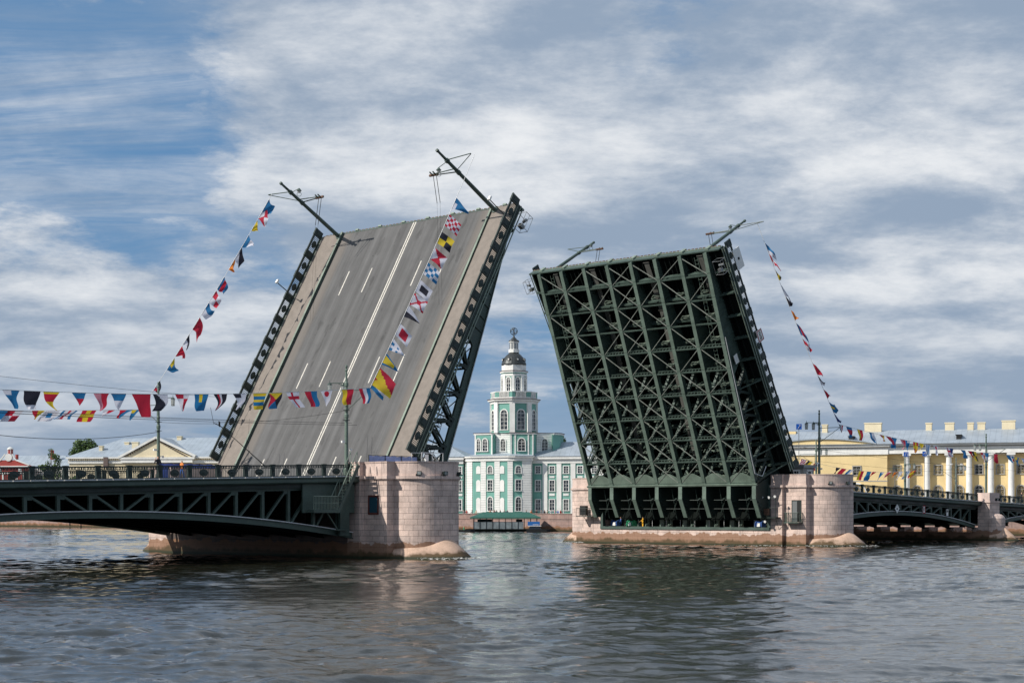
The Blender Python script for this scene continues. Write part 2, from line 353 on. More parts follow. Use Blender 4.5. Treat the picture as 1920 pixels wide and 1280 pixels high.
# ------------------------------------------------------------------ water, ground
def make_water():
    rng = np.random.default_rng(3)
    d = np.concatenate([np.arange(22, 75, .17), np.arange(75, 130, .34), np.arange(130, 345, .55), np.geomspace(345, 2600, 30)])
    d = np.concatenate([np.linspace(-400, 21, 40), d])
    w = np.concatenate([-np.geomspace(2200, 62, 26), np.arange(-60, 60, .34), np.geomspace(62, 2200, 26)])
    # lateral spacing widens with distance from the bank so that far water keeps even sampling
    Dg, Wg = np.meshgrid(d, w, indexing='ij')
    sc = np.clip(Dg/120, .42, 1.6); Wg = Wg*np.where(np.abs(Wg) < 61, sc, sc+(1-sc)*np.clip((np.abs(Wg)-61)/400, 0, 1))
    X = CAM.x+FW.x*Dg+RT.x*Wg; Y = CAM.y+FW.y*Dg+RT.y*Wg
    Z = np.zeros_like(X)
    for i in range(90):
        lam = 10**rng.uniform(math.log10(.42), math.log10(6)); k = 2*PI/lam
        a = R(228)+rng.normal(0, .62); amp = .0033*lam**.68*rng.uniform(.5, 1.2)
        ph = rng.uniform(0, 2*PI); q = np.sin(k*(X*math.cos(a)+Y*math.sin(a))+ph+.8*np.sin(.21*X*math.sin(a+.4)+.17*Y+ph))
        Z += amp*(q+.35*q*q*np.sign(q))
    gust = .9+.6*np.sin(.05*X+.09*Y+1)*np.sin(.031*X-.07*Y)
    Z *= gust*np.clip((900-Dg)/500, 0, 1)*np.clip((Dg+30)/50, 0, 1)*np.clip((200-np.abs(Wg))/100, 0, 1)
    nx, ny = X.shape; v = np.stack([X, Y, Z], -1).reshape(-1, 3)
    idx = np.arange(nx*ny).reshape(nx, ny); f = np.stack([idx[:-1, :-1], idx[:-1, 1:], idx[1:, 1:], idx[1:, :-1]], -1).reshape(-1, 4)
    me = bpy.data.meshes.new('water'); me.vertices.add(len(v)); me.vertices.foreach_set('co', v.ravel())
    me.loops.add(f.size); me.loops.foreach_set('vertex_index', f.ravel()); me.polygons.add(len(f))
    me.polygons.foreach_set('loop_start', np.arange(0, f.size, 4)); me.polygons.foreach_set('loop_total', np.full(len(f), 4))
    me.polygons.foreach_set('use_smooth', np.ones(len(f), bool)); me.update(calc_edges=True)
    def fn(t, b):
        b.inputs['IOR'].default_value = 1.48
        g = tn(t, 'ShaderNodeNewGeometry')
        mp = tn(t, 'ShaderNodeMapping'); t.links.new(g.outputs['Position'], mp.inputs[0]); mp.inputs['Rotation'].default_value = (0, 0, R(20)); mp.inputs['Scale'].default_value = (1.5, .8, 1)
        n1 = tmath(t, 'ADD', tnoise(t, mp.outputs[0], 2.6, 2, .5), tmath(t, 'MULTIPLY', tnoise(t, mp.outputs[0], 8.5, 4, .6), .7))
        bu = tn(t, 'ShaderNodeBump'); bu.inputs['Strength'].default_value = 1; bu.inputs['Distance'].default_value = .013
        t.links.new(n1, bu.inputs['Height']); t.links.new(bu.outputs[0], b.inputs['Normal'])
        # small patches of foam on the crests
        s = tn(t, 'ShaderNodeSeparateXYZ'); t.links.new(g.outputs['Position'], s.inputs[0])
        fo = tmath(t, 'MULTIPLY', tramp(t, s.outputs[2], .19, .26), tramp(t, tnoise(t, g.outputs['Position'], 1.4, 4, .7), .58, .66))
        t.links.new(tmix(t, fo, (.016, .016, .010), (.7, .7, .68)), b.inputs['Base Color'])
        t.links.new(tmath(t, 'ADD', .025, tmath(t, 'MULTIPLY', fo, .5)), b.inputs['Roughness'])
    me.materials.append(mat('river_water', (.022, .022, .013), .06, spec=.5, fn=fn))
    tag(link(me, 'water'), kind='structure')
make_water()
def cpt(u, D, z=0.):                # a survey point given as bearing and distance from the viewing quay
    p = CAM+D*(FW+RT*(u-960)/3072.37); return Vector((p.x, p.y, z))
quay_line = [cpt(-900, 560), cpt(-100, 445), cpt(600, 345), cpt(970, 322), cpt(1500, 288), cpt(2100, 255), cpt(3000, 215)]
GZ = 2.45
m = MB()
back = [p+Vector((FW.x, FW.y, 0))*2500 for p in quay_line]
for i in range(len(quay_line)-1):
    a, b, c, dd = quay_line[i], quay_line[i+1], back[i+1], back[i]
    m.add([(p.x, p.y, GZ) for p in (a, b, c, dd)], [(0, 1, 2, 3)])
tag(m.build('ground', M['ground']), kind='structure')
for (lo, hi, lab) in ((0, 2, 'long pink granite quay wall seen low under the left arched span'), (2, 6, 'pink granite quay wall with parapet below the green and white tower building')):
    t = thing('quay_wall', lab, 'quay wall', quay_line[lo], 0)
    wl = MB(); cp = MB(); o = quay_line[lo]
    for i in range(lo, hi):
        a = quay_line[i]-o; b = quay_line[i+1]-o; n = Vector((FW.x, FW.y, 0))*.3
        wl.beam(a+n+Vector((0, 0, 1.0)), b+n+Vector((0, 0, 1.0)), .6, 4.0)
        cp.beam(a+n+Vector((0, 0, 2.42)), b+n+Vector((0, 0, 2.42)), .78, .16)
        cp.beam(a+n+Vector((0, 0, 3.42)), b+n+Vector((0, 0, 3.42)), .7, .12)
        wl.beam(a+n+Vector((0, 0, 3.18)), b+n+Vector((0, 0, 3.18)), .5, .36)
    wl.build('wall', M['quay'], t); cp.build('coping', M['quay'], t)

# ------------------------------------------------------------------ railings (shared meshes)
PW = 2.68
def panel_mesh(leaf=False):
    m = MB(); L = PW-(.72 if leaf else .34)
    m.box(0, L, -.06, .06, .90, 1.0); m.box(0, L, -.03, .03, .74, .78); m.box(0, L, -.05, .05, .03, .12)
    n = 15
    for i in range(n):
        x = L*(i+.5)/n; m.box(x-.019, x+.019, -.008, .008, .12, .90)
    if leaf:
        m = MB(); m.box(0, L, -.06, .06, .90, 1.02); m.box(0, L, -.04, .04, .80, .84); m.box(0, L, -.05, .05, .03, .14)
        for i in range(12):
            x = L*(i+.5)/12; m.box(x-.026, x+.026, -.012, .012, .12, .84)
    for i in range(0 if leaf else 9): # row of little rings under the handrail
        cx = L*(i+.5)/9
        for k in range(6):
            a, b = PI*k/3, PI*(k+1)/3
            m.beam((cx+.06*math.cos(a), 0, .84+.06*math.sin(a)), (cx+.06*math.cos(b), 0, .84+.06*math.sin(b)), .03, .03, (0, 1, 0))
    c = L/2                           # cast medallion
    for sy in (-1, 1):
        vs = []
        for j, (rr, dy) in enumerate(((1, .03), (.8, .055), (.55, .05), (.2, .08))):
            for k in range(16): vs.append((c+.40*rr*math.cos(2*PI*k/16), sy*dy, .45+.27*rr*math.sin(2*PI*k/16)))
        fs = [(j*16+k, j*16+(k+1) % 16, (j+1)*16+(k+1) % 16, (j+1)*16+k) for j in range(3) for k in range(16)]+[tuple(range(48, 64))]
        m.add(vs, fs)
    return m.mesh('railing_panel', M['dgreen'])
def post_mesh():
    m = MB(); m.box(-.17, .17, -.09, .09, 0, 1.0); m.box(-.21, .21, -.12, .12, 1.0, 1.05); m.box(-.2, .2, -.11, .11, 0, .1)
    m.box(-.05, .05, -.12, .12, .3, .8); m.tube((0, -.12, .55), (0, .12, .55), .09, n=10)
    return m.mesh('railing_post', M['dgreen'])
PANEL = panel_mesh(); LPANEL = panel_mesh(True); POST = post_mesh()
WPOST = MB().box(-.36, .36, -.07, .07, 0, 1.0).box(-.38, .38, -.1, .1, 1.0, 1.06).box(-.2, .2, -.1, .1, .25, .75).mesh('railing_post', M['dgreen'])
def railing(parent, pts_fn, n, y, label=None, skip=(), wide=False):
    """pts_fn(i) -> (x, z) of post i; panels between successive posts; children of one railing part"""
    x0, z0 = pts_fn(0); x1, z1 = pts_fn(n)
    m = MB(); m.beam((x0, y, z0+.03), (x1, y, z1+.03), .2, .06)
    rl = m.build('railing', M['dgreen'], parent)
    if label: rl['label'] = label
    for i in range(n+1):
        x, z = pts_fn(i)
        if i not in skip:
            o = link(WPOST if wide else POST, 'rail_post', rl, (x, y, z))
        if i < n:
            x2, z2 = pts_fn(i+1); s = 1 if x2 > x else -1
            g_ = .36 if wide else .17; o = link(LPANEL if wide else PANEL, 'rail_panel', rl, (x+s*g_, y, z)); ang = math.atan2(z2-z, abs(x2-x))
            o.matrix_local = Matrix.Translation((x+s*g_, y, z+(g_*(z2-z)/PW))) @ Matrix.Rotation(0 if s > 0 else PI, 4, 'Z') @ Matrix.Rotation(-ang, 4, 'Y')
    return rl

# ------------------------------------------------------------------ bascule leaves
AL = R(60.39); HP, HZ = 30.88, 6.77; TL = 29.3
def nb(l):                           # underside of the main girders below the deck
    k = (l-3.2)/(29.3-3.2); return -5.3+4.0*k-.10*math.sin(PI*k)
GY = [-11.9+3.4*i for i in range(8)]
ROWS = [3.3+2.62*k for k in range(10)]
def make_leaf(sgn, label):
    root = bpy.data.objects.new('bascule_leaf', None); COL.objects.link(root)
    tag(root, label, 'drawbridge leaf')
    mx = Matrix.Rotation(0 if sgn < 0 else PI, 4, 'Z') @ Matrix.Rotation(-AL, 4, 'Y')
    root.matrix_world = Matrix.Translation((sgn*HP, 0, HZ)) @ mx
    near = -1 if sgn < 0 else 1        # local y side that faces the viewer
    m = MB(); m.box(-.5, TL, -13.62, 13.62, -.42, -.02); m.build('deck_plate', M['dark'], root)
    m = MB(); m.box(-.5, TL, -10.42, 10.42, -.02, .0); m.build('roadway', M['road'], root)
    for s in (-1, 1):
        m = MB(); y0, y1 = sorted((s*10.60, s*13.6)); m.box(-.5, TL, y0, y1, -.02, .12); m.build('sidewalk', M['walk'], root)
        m = MB(); y0, y1 = sorted((s*10.42, s*10.60))
        m.box(-.5, TL+.1, y0, y1, -.02, .27, 0); m.box(-.5, TL+.1, y0-.02, y1+.02, .27, .30, 1)  # paler cap: sunlight on the kerb top put into the paint colour
        for k in range(10): m.box(1.5+2.9*k, 1.7+2.9*k, y0-.04, y1+.04, 0, .26, 0)
        m.build('kerb', [M['green'], M['pgreen']], root)
    m = MB()
    for y in (-.15, .15): m.box(-.5, TL, y-.075, y+.075, .001, .006)
    m.build('lane_marking', M['mark'], root)
    for y in (-6.8, -3.45, 3.45, 6.8):
        for a in (-.5, 10.35, 21.3): m = MB(); m.box(a, a+2.9, y-.07, y+.07, .001, .006); m.build('lane_marking', M['mark'], root)
    # outer edge: stringer, cornice strip and walkway pipe
    for s in (-1, 1):
        y = s*13.66; m = MB()
        m.box(2.3, TL, min(y-s*.05, y+s*.12), max(y-s*.05, y+s*.12), -.34, .10, 0); m.box(2.3, TL, min(y-s*.06, y+s*.22), max(y-s*.06, y+s*.22), .10, .14, 1)
        m.box(2.3, TL, min(y+s*.12, y+s*.2), max(y+s*.12, y+s*.2), -.34, -.26, 1); m.tube((2.3, y+s*.12, -.62), (TL, y+s*.12, -.62), .06, n=6, mi=1)
        m.build('edge_girder', [M['dgreen'], M['pgreen']], root)
    # railings
    for s in (-1, 1):
        railing(root, lambda i: (2.55+i*PW, .14), 10, s*13.78, wide=True)
    # tip: end beam with expansion teeth
    m = MB(); m.box(TL, TL+.14, -13.6, 13.6, -1.0, .02, 0)
    for k in range(54): m.box(TL+.14, TL+.24, -13.5+k*.5, -13.2+k*.5, -.14, .0, 1)
    m.box(TL+.14, TL+.2, -13.4, 13.4, -.35, -.2, 2)
    for y in GY: m.box(TL+.14, TL+.32, y-.22, y+.22, -.8, .12, 2)
    m.build('end_beam', [M['green'], M['rust'], M['pgreen']], root)
    # main girders
    for gi, y in enumerate(GY):
        m = MB(); outer = gi in (0, 7)
        st = spread(3.2, TL, 22)
        for a, b in zip(st[:-1], st[1:]):
            na, nbb = nb(a), nb(b)
            # bottom flange + chord web
            m.add([(a, y-.23, na), (a, y+.23, na), (b, y+.23, nbb), (b, y-.23, nbb), (a, y-.23, na+.07), (a, y+.23, na+.07), (b, y+.23, nbb+.07), (b, y-.23, nbb+.07)],
                  [(0, 1, 2, 3), (7, 6, 5, 4), (0, 3, 7, 4), (1, 5, 6, 2), (0, 4, 5, 1), (3, 2, 6, 7)], 1)
            da, db = (min(.75, -na-.5), min(.75, -nbb-.5))
            if a > 16.5: da = -na-.42; 
            if b > 16.6: db = -nbb-.42
            m.add([(a, y-.12, na+.07), (a, y+.12, na+.07), (b, y+.12, nbb+.07), (b, y-.12, nbb+.07), (a, y-.12, na+da), (a, y+.12, na+da), (b, y+.12, nbb+db), (b, y-.12, nbb+db)],
                  [(0, 3, 7, 4), (1, 5, 6, 2), (7, 6, 5, 4), (0, 4, 5, 1), (3, 2, 6, 7)], 0)
        m.box(2.6, 16.8, y-.16, y+.16, -1.0, -.42, 0)
        for k in range(10):            # splice plates across the flange
            l = ROWS[k]; m.box(l-.02 if k else l+.1, l+.34, y-.22, y+.22, nb(l+.3)-.02, nb(l+.3)+.04, 1)
        for l in spread(17.3, 28.6, 10): m.box(l-.03, l+.03, y-.21, y+.21, nb(l)+.07, -.45, 0)
        m.build('main_girder', [M['green'], M['flange']], root)
        # web members of the truss part
        m = MB(); bn = [ROWS[1]-.6, ROWS[2]-.3, ROWS[3], ROWS[4]+.1]; tp = [2.9, 5.55, 8.3, 11.05, 13.8, 16.5]
        for i, b_ in enumerate((5.5, 8.15, 10.95, 13.7)):
            zb = nb(b_)+.75
            m.beam((b_, y, zb), (tp[i]+1.25, y, -.98), .28, .34, (0, 1, 0)); m.beam((b_, y, zb), (tp[i+1]+1.25, y, -.98), .28, .34, (0, 1, 0))
            m.box(b_-.45, b_+.45, y-.15, y+.15, zb-.2, zb+.35)
        m.beam((3.25, y, nb(3.25)+.3), (2.75, y, -.5), .3, .5, (0, 1, 0))
        m.beam((3.4, y, nb(3.4)+.8), (5.0, y, -.98), .26, .3, (0, 1, 0))
        m.build('girder_bracing', M['dgreen'] if outer else M['green'], root)
    # cross beams, lateral bracing
    for k, l in enumerate(ROWS):
        m = MB(); n = nb(l)
        for a, b in zip(GY[:-1], GY[1:]):
            m.beam((l, a+.1, n+.12), (l, b-.1, n+.12), .14, .12, (0, 0, 1))
            if k < 7:
                c = (a+b)/2; top = max(n+2.0, -.6) if k > 4 else n+2.1
                m.beam((l+.05, a+.15, n+.25), (l+.05, c, min(top, -.6)), .1, .1); m.beam((l+.05, b-.15, n+.25), (l+.05, c, min(top, -.6)), .1, .1)
                m.beam((l+.25, a+.2, n+.32), (l+.25, b-.2, n+.32), .07, .07)
                for j in range(7): yy = a+.4+j*(b-a-.8)/6; m.beam((l+.03, yy, n+.2), (l+.25, yy+.15, n+.32), .06, .05)
            m.beam((l+.12, a, -1.0), (l+.12, b, -1.0), .2, .7, (0, 0, 1))
        m.build('cross_beam', [M['green']], root)
    RX = ROWS+[29.1]
    for k in range(10):
        l0, l1 = RX[k], RX[k+1]
        for i, (a, b) in enumerate(zip(GY[:-1], GY[1:])):
            up = (i+k+(0 if sgn > 0 else 1)) % 2 == 0; m = MB()
            for q in ([up] if i != 3 else [True, False]):
                m.beam((l0+.1 if q else l1-.1, a+.2, nb(l0 if q else l1)+.10), (l1-.1 if q else l0+.1, b-.2, nb(l1 if q else l0)+.10), .065, .065)
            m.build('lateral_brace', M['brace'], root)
    # longitudinal deck ribs
    m = MB(); y = -13.2
    while y < 13.3: m.box(2.6, TL-.1, y-.04, y+.04, -.78, -.42); y += .62
    m.build('deck_rib', M['dark'], root)
    # bearing hardware between the girders (pipes, boxes, cable trays)
    m = MB(); rnd = random.Random(5)
    for k in range(0, 9):
        for a, b in zip(GY[:-1], GY[1:]):
            n = nb(ROWS[k]); c = (a+b)/2; l = ROWS[k]+.35; m = MB()
            e = (n+max(n+2.6, -1.2))/2
            m.beam((l, c-.7, e), (l+.25, c+.6, e+.15), .16, .2); m.beam((l+.2, c-.5, e+.3), (l+.3, c+.7, e+.25), .08, .1)
            m.beam((l+.1, c-.7, e), (l+.5, c-.1, e-.35), .07, .07); m.beam((l+.5, c-.1, e-.35), (l+.2, c+.6, e), .07, .07)
            if k < 3:
                for q in range(7):
                    x = l+rnd.uniform(0, 1.8); yy = c+rnd.uniform(-1.3, 1.0); z = n+rnd.uniform(.6, 3.0)
                    m.beam((x, yy, z), (x+rnd.uniform(-.4, .4), yy+rnd.uniform(.3, .7), z+rnd.uniform(-.4, .4)), .1, .12)
            m.build('deck_bearing', M['pgreen'], root)
    for ys, w in ((GY[1]-1.2, .5), (GY[2]+.9, .65), (GY[4]+1.9, .65), (GY[6]+2.4, .6)):
        ys = ys*(-1 if near < 0 else 1)*-near if False else ys
        m = MB(); 
        a, b = ROWS[1], TL-.4
        for q in range(12):
            l0 = a+(b-a)*q/12; l1 = a+(b-a)*(q+1)/12; n0 = min(-.85, nb(l0)+1.6); n1 = min(-.85, nb(l1)+1.6)
            m.beam((l0, ys, n0), (l1, ys, n1), w, .05, (0, 0, 1)); m.beam((l1+.05, ys-w/2-.1, n1-.05), (l1+.05, ys+w/2+.1, n1-.05), .08, .08)
        m.build('inspection_walkway', M['wway'], root)
    for ys in (GY[0]+1.5, GY[7]-1.6):
        m = MB(); a, b = ROWS[0]+.4, TL-.5
        for dy in (-.22, .22): m.path([(l, ys+dy, min(-.7, nb(l)+.55)) for l in spread(a, b, 10)], .03)
        l = a
        while l < b: m.tube((l, ys-.22, min(-.7, nb(l)+.55)), (l, ys+.22, min(-.7, nb(l)+.55)), .02, n=4); l += .42
        m.build('ladder', M['flange'], root)
    # lower transverse beam with scalloped gusset plates
    m = MB(); n3 = nb(3.2)
    m.beam((3.16, GY[0]-.4, n3-.02), (3.16, GY[7]+.4, n3-.02), .2, .2, (0, 0, 1), 0)
    for a, b in zip(GY[:-1], GY[1:]):
        c = (a+b)/2; vs = [(3.3, a+.2, n3+.1), (3.3, b-.2, n3+.1), (4.0, b-.2, nb(4.0)+.1), (4.5, c+.4, nb(4.5)+.12), (4.5, c-.4, nb(4.5)+.12), (4.0, a+.2, nb(4.0)+.1)]
        m.add(vs+[(x, y, z+.05) for x, y, z in vs], [tuple(range(6)), tuple(range(6, 12))[::-1]]+[(i, (i+1) % 6, 6+(i+1) % 6, 6+i) for i in range(6)], 0)
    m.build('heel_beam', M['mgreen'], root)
    # haunched heel: counterweight arms that hang down into the pier
    inv = root.matrix_world.inverted()
    for y in GY:
        yy = y if sgn < 0 else -y; m = MB()
        outl = [(24.75, 6.75), (24.75, 5.3), (25.8, 3.2), (26.5, 3.2), (27.3, 4.2), (30.9, 3.6), (31.6, 5.6), (30.6, 6.6), (29.2, 8.8), (28.6, 8.3)]
        vs = [inv @ Vector((sgn*a, s*.17+yy, z)) for s in (-1, 1) for a, z in outl]; n = len(outl)
        m.add(vs, [(i, (i+1) % n, n+(i+1) % n, n+i) for i in range(n)]+[tuple(range(n)), tuple(range(n, 2*n))[::-1]], 0)
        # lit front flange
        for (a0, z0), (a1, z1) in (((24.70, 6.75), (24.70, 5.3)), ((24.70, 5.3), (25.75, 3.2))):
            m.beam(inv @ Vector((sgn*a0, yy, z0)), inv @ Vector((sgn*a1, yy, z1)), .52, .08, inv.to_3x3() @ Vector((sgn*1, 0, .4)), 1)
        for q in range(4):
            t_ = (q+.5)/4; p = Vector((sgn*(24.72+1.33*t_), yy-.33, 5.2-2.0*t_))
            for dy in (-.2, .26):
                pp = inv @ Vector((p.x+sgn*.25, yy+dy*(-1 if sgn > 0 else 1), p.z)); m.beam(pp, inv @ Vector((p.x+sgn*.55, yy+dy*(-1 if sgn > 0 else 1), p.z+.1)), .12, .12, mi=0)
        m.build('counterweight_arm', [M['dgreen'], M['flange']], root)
    m = MB()
    b1 = [inv @ Vector((sgn*x, y, z)) for x, y, z in ((28.2, -12.3, 2.9), (34.2, -12.3, 2.9), (34.2, 12.3, 2.9), (28.2, 12.3, 2.9), (28.6, -12.3, 6.4), (34.2, -12.3, 6.4), (34.2, 12.3, 6.4), (28.6, 12.3, 6.4))]
    m.add(b1, [(0, 1, 2, 3), (4, 5, 6, 7), (0, 1, 5, 4), (1, 2, 6, 5), (2, 3, 7, 6), (3, 0, 4, 7)]); m.build('counterweight', M['dark'], root)
    for gi, (a, b) in enumerate(zip(GY[:-1], GY[1:])):
        c = (a+b)/2; m = MB(); W_ = lambda x, y, z: inv @ Vector((sgn*x, y if sgn < 0 else -y, z))
        m.tube(W_(25.6, c+.9, 6.5), W_(26.4, c+.9, 3.4), .07, n=6); m.tube(W_(25.6, c-.2, 6.5), W_(26.6, c-.2, 3.1), .05, n=6); m.tube(W_(25.5, c-.9, 5.2), W_(25.5, c+1.2, 5.2), .045, n=6)
        m.beam(W_(25.6, c+.9, 6.0), W_(26.2, c-.5, 3.6), .08, .08); m.tube(W_(25.4, c+.5, 5.35), W_(25.7, c+.5, 5.0), .16, .1, 8); m.tube(W_(25.5, c-.9, 4.2), W_(25.5, c+1.2, 4.2), .035, n=6)
        m.build('actuator_rod', M['dgreen'], root)
    # side brackets under the sidewalk, cable pipe
    for s in (-1, 1):
        for k, l in enumerate(ROWS):
            m = MB(); m.beam((l, s*12.1, -.7), (l, s*13.62, -.55), .22, .42, (0, 0, 1)); m.beam((l, s*12.05, nb(l)+.9 if k < 5 else -1.2), (l, s*13.6, -.75), .12, .12)
            m.build('sidewalk_bracket', M['green'], root)
        if s == near:
            m = MB(); m.path([(l, s*12.25, nb(l)+.12) for l in spread(4.4, 20, 8)], .045); m.path([(4.4, s*12.25, nb(4.4)+.12), (3.6, s*12.5, nb(4.)+1.0), (4.2, s*12.5, nb(4)+2.2)], .045)
            m.build('conduit_pipe', M['galv'], root)
    return root
leafL = make_leaf(-1, 'raised drawbridge leaf at left showing its grey asphalt roadway and lane lines')
leafR = make_leaf(1, 'raised drawbridge leaf at right showing its dark green steel underside of girders and bracing')
bpy.context.view_layer.update()
def on_leaf(sgn, l, y, n):           # local leaf coordinates with world-side y
    return (Matrix.Translation((sgn*HP, 0, HZ)) @ (Matrix.Rotation(0 if sgn < 0 else PI, 4, 'Z') @ Matrix.Rotation(-AL, 4, 'Y'))) @ Vector((l, y if sgn < 0 else -y, n))

# ------------------------------------------------------------------ bascule piers
XP, HB, HC, RN, YA, YC, ZT = 31.82, 4.53, 4.02, 3.11, 13.9, 16.69, 8.05
def half_outline(cx, s, grow=0., lo=None):
    """near (s=-1) or far (s=1) end of the pier in plan: shoulder, block, round nose"""
    g = grow; pts = [(cx-HB-g, s*12.4), (cx-HB-g, s*(YA+g)), (cx-HC-g, s*(YA+g)), (cx-HC-g, s*(YC+g)), (cx-RN-g, s*(YC+g))]
    pts += [(cx+(RN+g)*math.cos(a), s*YC+s*(g if 0 else 0)+s*(RN+g)*math.sin(a)) for a in [PI-PI*i/28 for i in range(1, 28)]]
    pts += [(cx+RN+g, s*(YC+g)), (cx+HC+g, s*(YC+g)), (cx+HC+g, s*(YA+g)), (cx+HB+g, s*(YA+g)), (cx+HB+g, s*12.4)]
    return pts
def skirt_mesh(cx, cy, r, s, hside, hpeak, reach):
    m = MB(); n = 36; rings = []
    for i in range(n+1):
        a = PI*i/n; w = math.sin(a)**7; h = hside+(hpeak-hside)*math.sin(a)**6+.12*math.sin(3*a)*(1-w)
        ro = r+.75+(reach-r-.75)*w
        rings.append([(cx-(r-.1)*math.cos(a), cy+s*(r-.1)*math.sin(a), h), (cx-(r+.12)*math.cos(a), cy+s*(r+.12)*math.sin(a), h*.98),
                      (cx-(r*.5+ro*.5)*math.cos(a), cy+s*(r*.5+ro*.5)*math.sin(a), h*.52+.02*math.sin(9*a)), (cx-ro*math.cos(a), cy+s*ro*math.sin(a), -.03), (cx-(ro+.3)*math.cos(a), cy+s*(ro+.3)*math.sin(a), -.8)])
    vs = [p for r_ in rings for p in r_]; fs = [(i*5+j, (i+1)*5+j, (i+1)*5+j+1, i*5+j+1) for i in range(n) for j in range(4)]
    m.add(vs, fs); return m
def make_pier(sgn, label):
    t = thing('bridge_pier', label, 'bridge pier', (sgn*XP, 0, 0))
    for s in (-1, 1):
        m = MB(); m.prism(half_outline(0, s), -1.5, 6.52); m.build('granite_body', M['granite'], t)
        m = MB(); m.prism(half_outline(0, s, .12), 6.52, 6.60); m.prism(half_outline(0, s, .2), 6.60, 6.84); m.build('cornice', M['parapet'], t)
        m = MB(); m.prism(half_outline(0, s, -.02), 6.84, ZT-.12); m.prism(half_outline(0, s, .03), ZT-.12, ZT); m.build('parapet', M['parapet'], t)
        skirt_mesh(0, s*YC, RN, s, .8, 1.62, 5.3).build('ice_apron', M['skirt'], t, smooth=True)
    # machinery chamber: open to the channel, closed to the bank
    bank = sgn
    m = MB()
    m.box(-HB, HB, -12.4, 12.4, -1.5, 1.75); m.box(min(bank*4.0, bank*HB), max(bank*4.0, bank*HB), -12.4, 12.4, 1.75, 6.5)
    m.build('granite_base', M['granite'] if sgn > 0 else M['shaded'], t)
    m = MB(); a = -sgn*HB
    m.box(min(a, a+sgn*.5), max(a, a+sgn*.5), -12.4, -11.95, 1.75, 6.9)
    m.box(min(a, a+sgn*.5), max(a, a+sgn*.5), 12.0, 12.4, 1.75, 6.9); m.box(min(a-sgn*.15, a+sgn*.3), max(a-sgn*.15, a+sgn*.3), -12.3, 12.3, 1.78, 2.1)
    m.build('opening_frame', M['green'], t)
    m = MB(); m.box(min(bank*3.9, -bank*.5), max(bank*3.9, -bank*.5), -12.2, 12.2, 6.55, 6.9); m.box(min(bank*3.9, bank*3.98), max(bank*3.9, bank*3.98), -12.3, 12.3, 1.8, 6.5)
    m.build('shade_lining', M['dark'], t)  # dark sheets added so the chamber reads as deep shade
    m = MB()
    for i in range(7):
        y = GY[i]+1.7; x = -sgn*2.6
        m.tube((x, y-.35, 1.75), (x+sgn*.25, y-.35, 4.4), .2, .17, 10); m.tube((x+sgn*.25, y-.35, 4.4), (x+sgn*.3, y-.35, 6.0), .1, n=8)
        m.box(x-.3, x+.3, y+.5, y+1.1, 1.75, 3.1); m.tube((x, y+.1, 1.75), (x, y+.1, 3.2), .1, n=6)
        for k in range(2): m.tube((x-sgn*.5, y-.8+k*.25, 2.15), (x-sgn*.5, y-.7+k*.25, 2.15), .28, n=10)
    m.build('machinery', M['flange'], t)
    m = MB(); x = -sgn*3.4
    m.path([(x, -11.8, 3.9), (x, 11.8, 3.9)], .04)
    for y in spread(-11.5, 11.5, 12): m.tube((x, y, 2.1), (x, y, 3.9), .025, n=4)
    m.build('guard_rail', M['galv'], t)
    return t
pierL = make_pier(-1, 'left granite bascule pier with round nose, small red framed window and floodlights')
pierR = make_pier(1, 'right granite bascule pier with open machinery chamber and small doorway balcony')
# window in the left pier, doorway and balcony in the right pier
m = MB(); x = -HC; y0, y1, z0, z1 = -15.72, -14.45, 3.75, 5.2
for a, b, c, d_ in ((y0, y1, z0-.1, z0+.06), (y0, y1, z1-.08, z1+.06), (y0, y0+.13, z0, z1), (y1-.13, y1, z0, z1)): m.box(x-.06, x+.1, a, b, c, d_)
wf = m.build('window', M['redframe'], pierL); m = MB(); m.box(x-.02, x+.1, y0+.13, y1-.13, z0+.06, z1-.08); m.build('pane', M['blueglass'], wf)
x = -HC; y0, y1, z0, z1 = -16.1, -14.85, 2.75, 5.15
m = MB()
for a, b, c, d_ in ((y0, y1, z1-.1, z1), (y0, y0+.1, z0, z1-.1), (y1-.1, y1, z0, z1-.1)): m.box(x-.05, x+.1, a, b, c, d_)
df = m.build('door', M['dgreen'], pierR); m = MB(); m.box(x-.03, x+.1, y0+.1, y0+.55, z0, z1-.1); m.build('door_leaf', M['black'], df)
m = MB(); m.box(x-.04, x+.1, y0+.55, y1-.1, z0, z1-.1); m.build('door_leaf', M['steelgrey'], df)
m = MB(); m.box(x-.9, x, y0-.2, y1+.5, 2.6, 2.7)
for yy in spread(y0-.15, y1+.45, 12): m.tube((x-.86, yy, 2.7), (x-.86, yy, 3.75), .025, n=4)
for xx in spread(x-.86, x-.05, 5):
    for yy in (y0-.15, y1+.45): m.tube((xx, yy, 2.7), (xx, yy, 3.75), .025, n=4)
m.path([(x, y0-.15, 3.75), (x-.86, y0-.15, 3.75), (x-.86, y1+.45, 3.75), (x, y1+.45, 3.75)], .035)
m.build('balcony', M['green'], pierR)
# roadways over the bascule piers
for sgn in (-1, 1):
    m = MB(); a, b = sorted((sgn*31.6, sgn*36.3)); m.box(a, b, -13.6, 13.6, 6.7, 6.98)
    o = m.build('road_slab', M['road']); o.parent = pierL if sgn < 0 else pierR; o.location = (-sgn*XP, 0, 0)

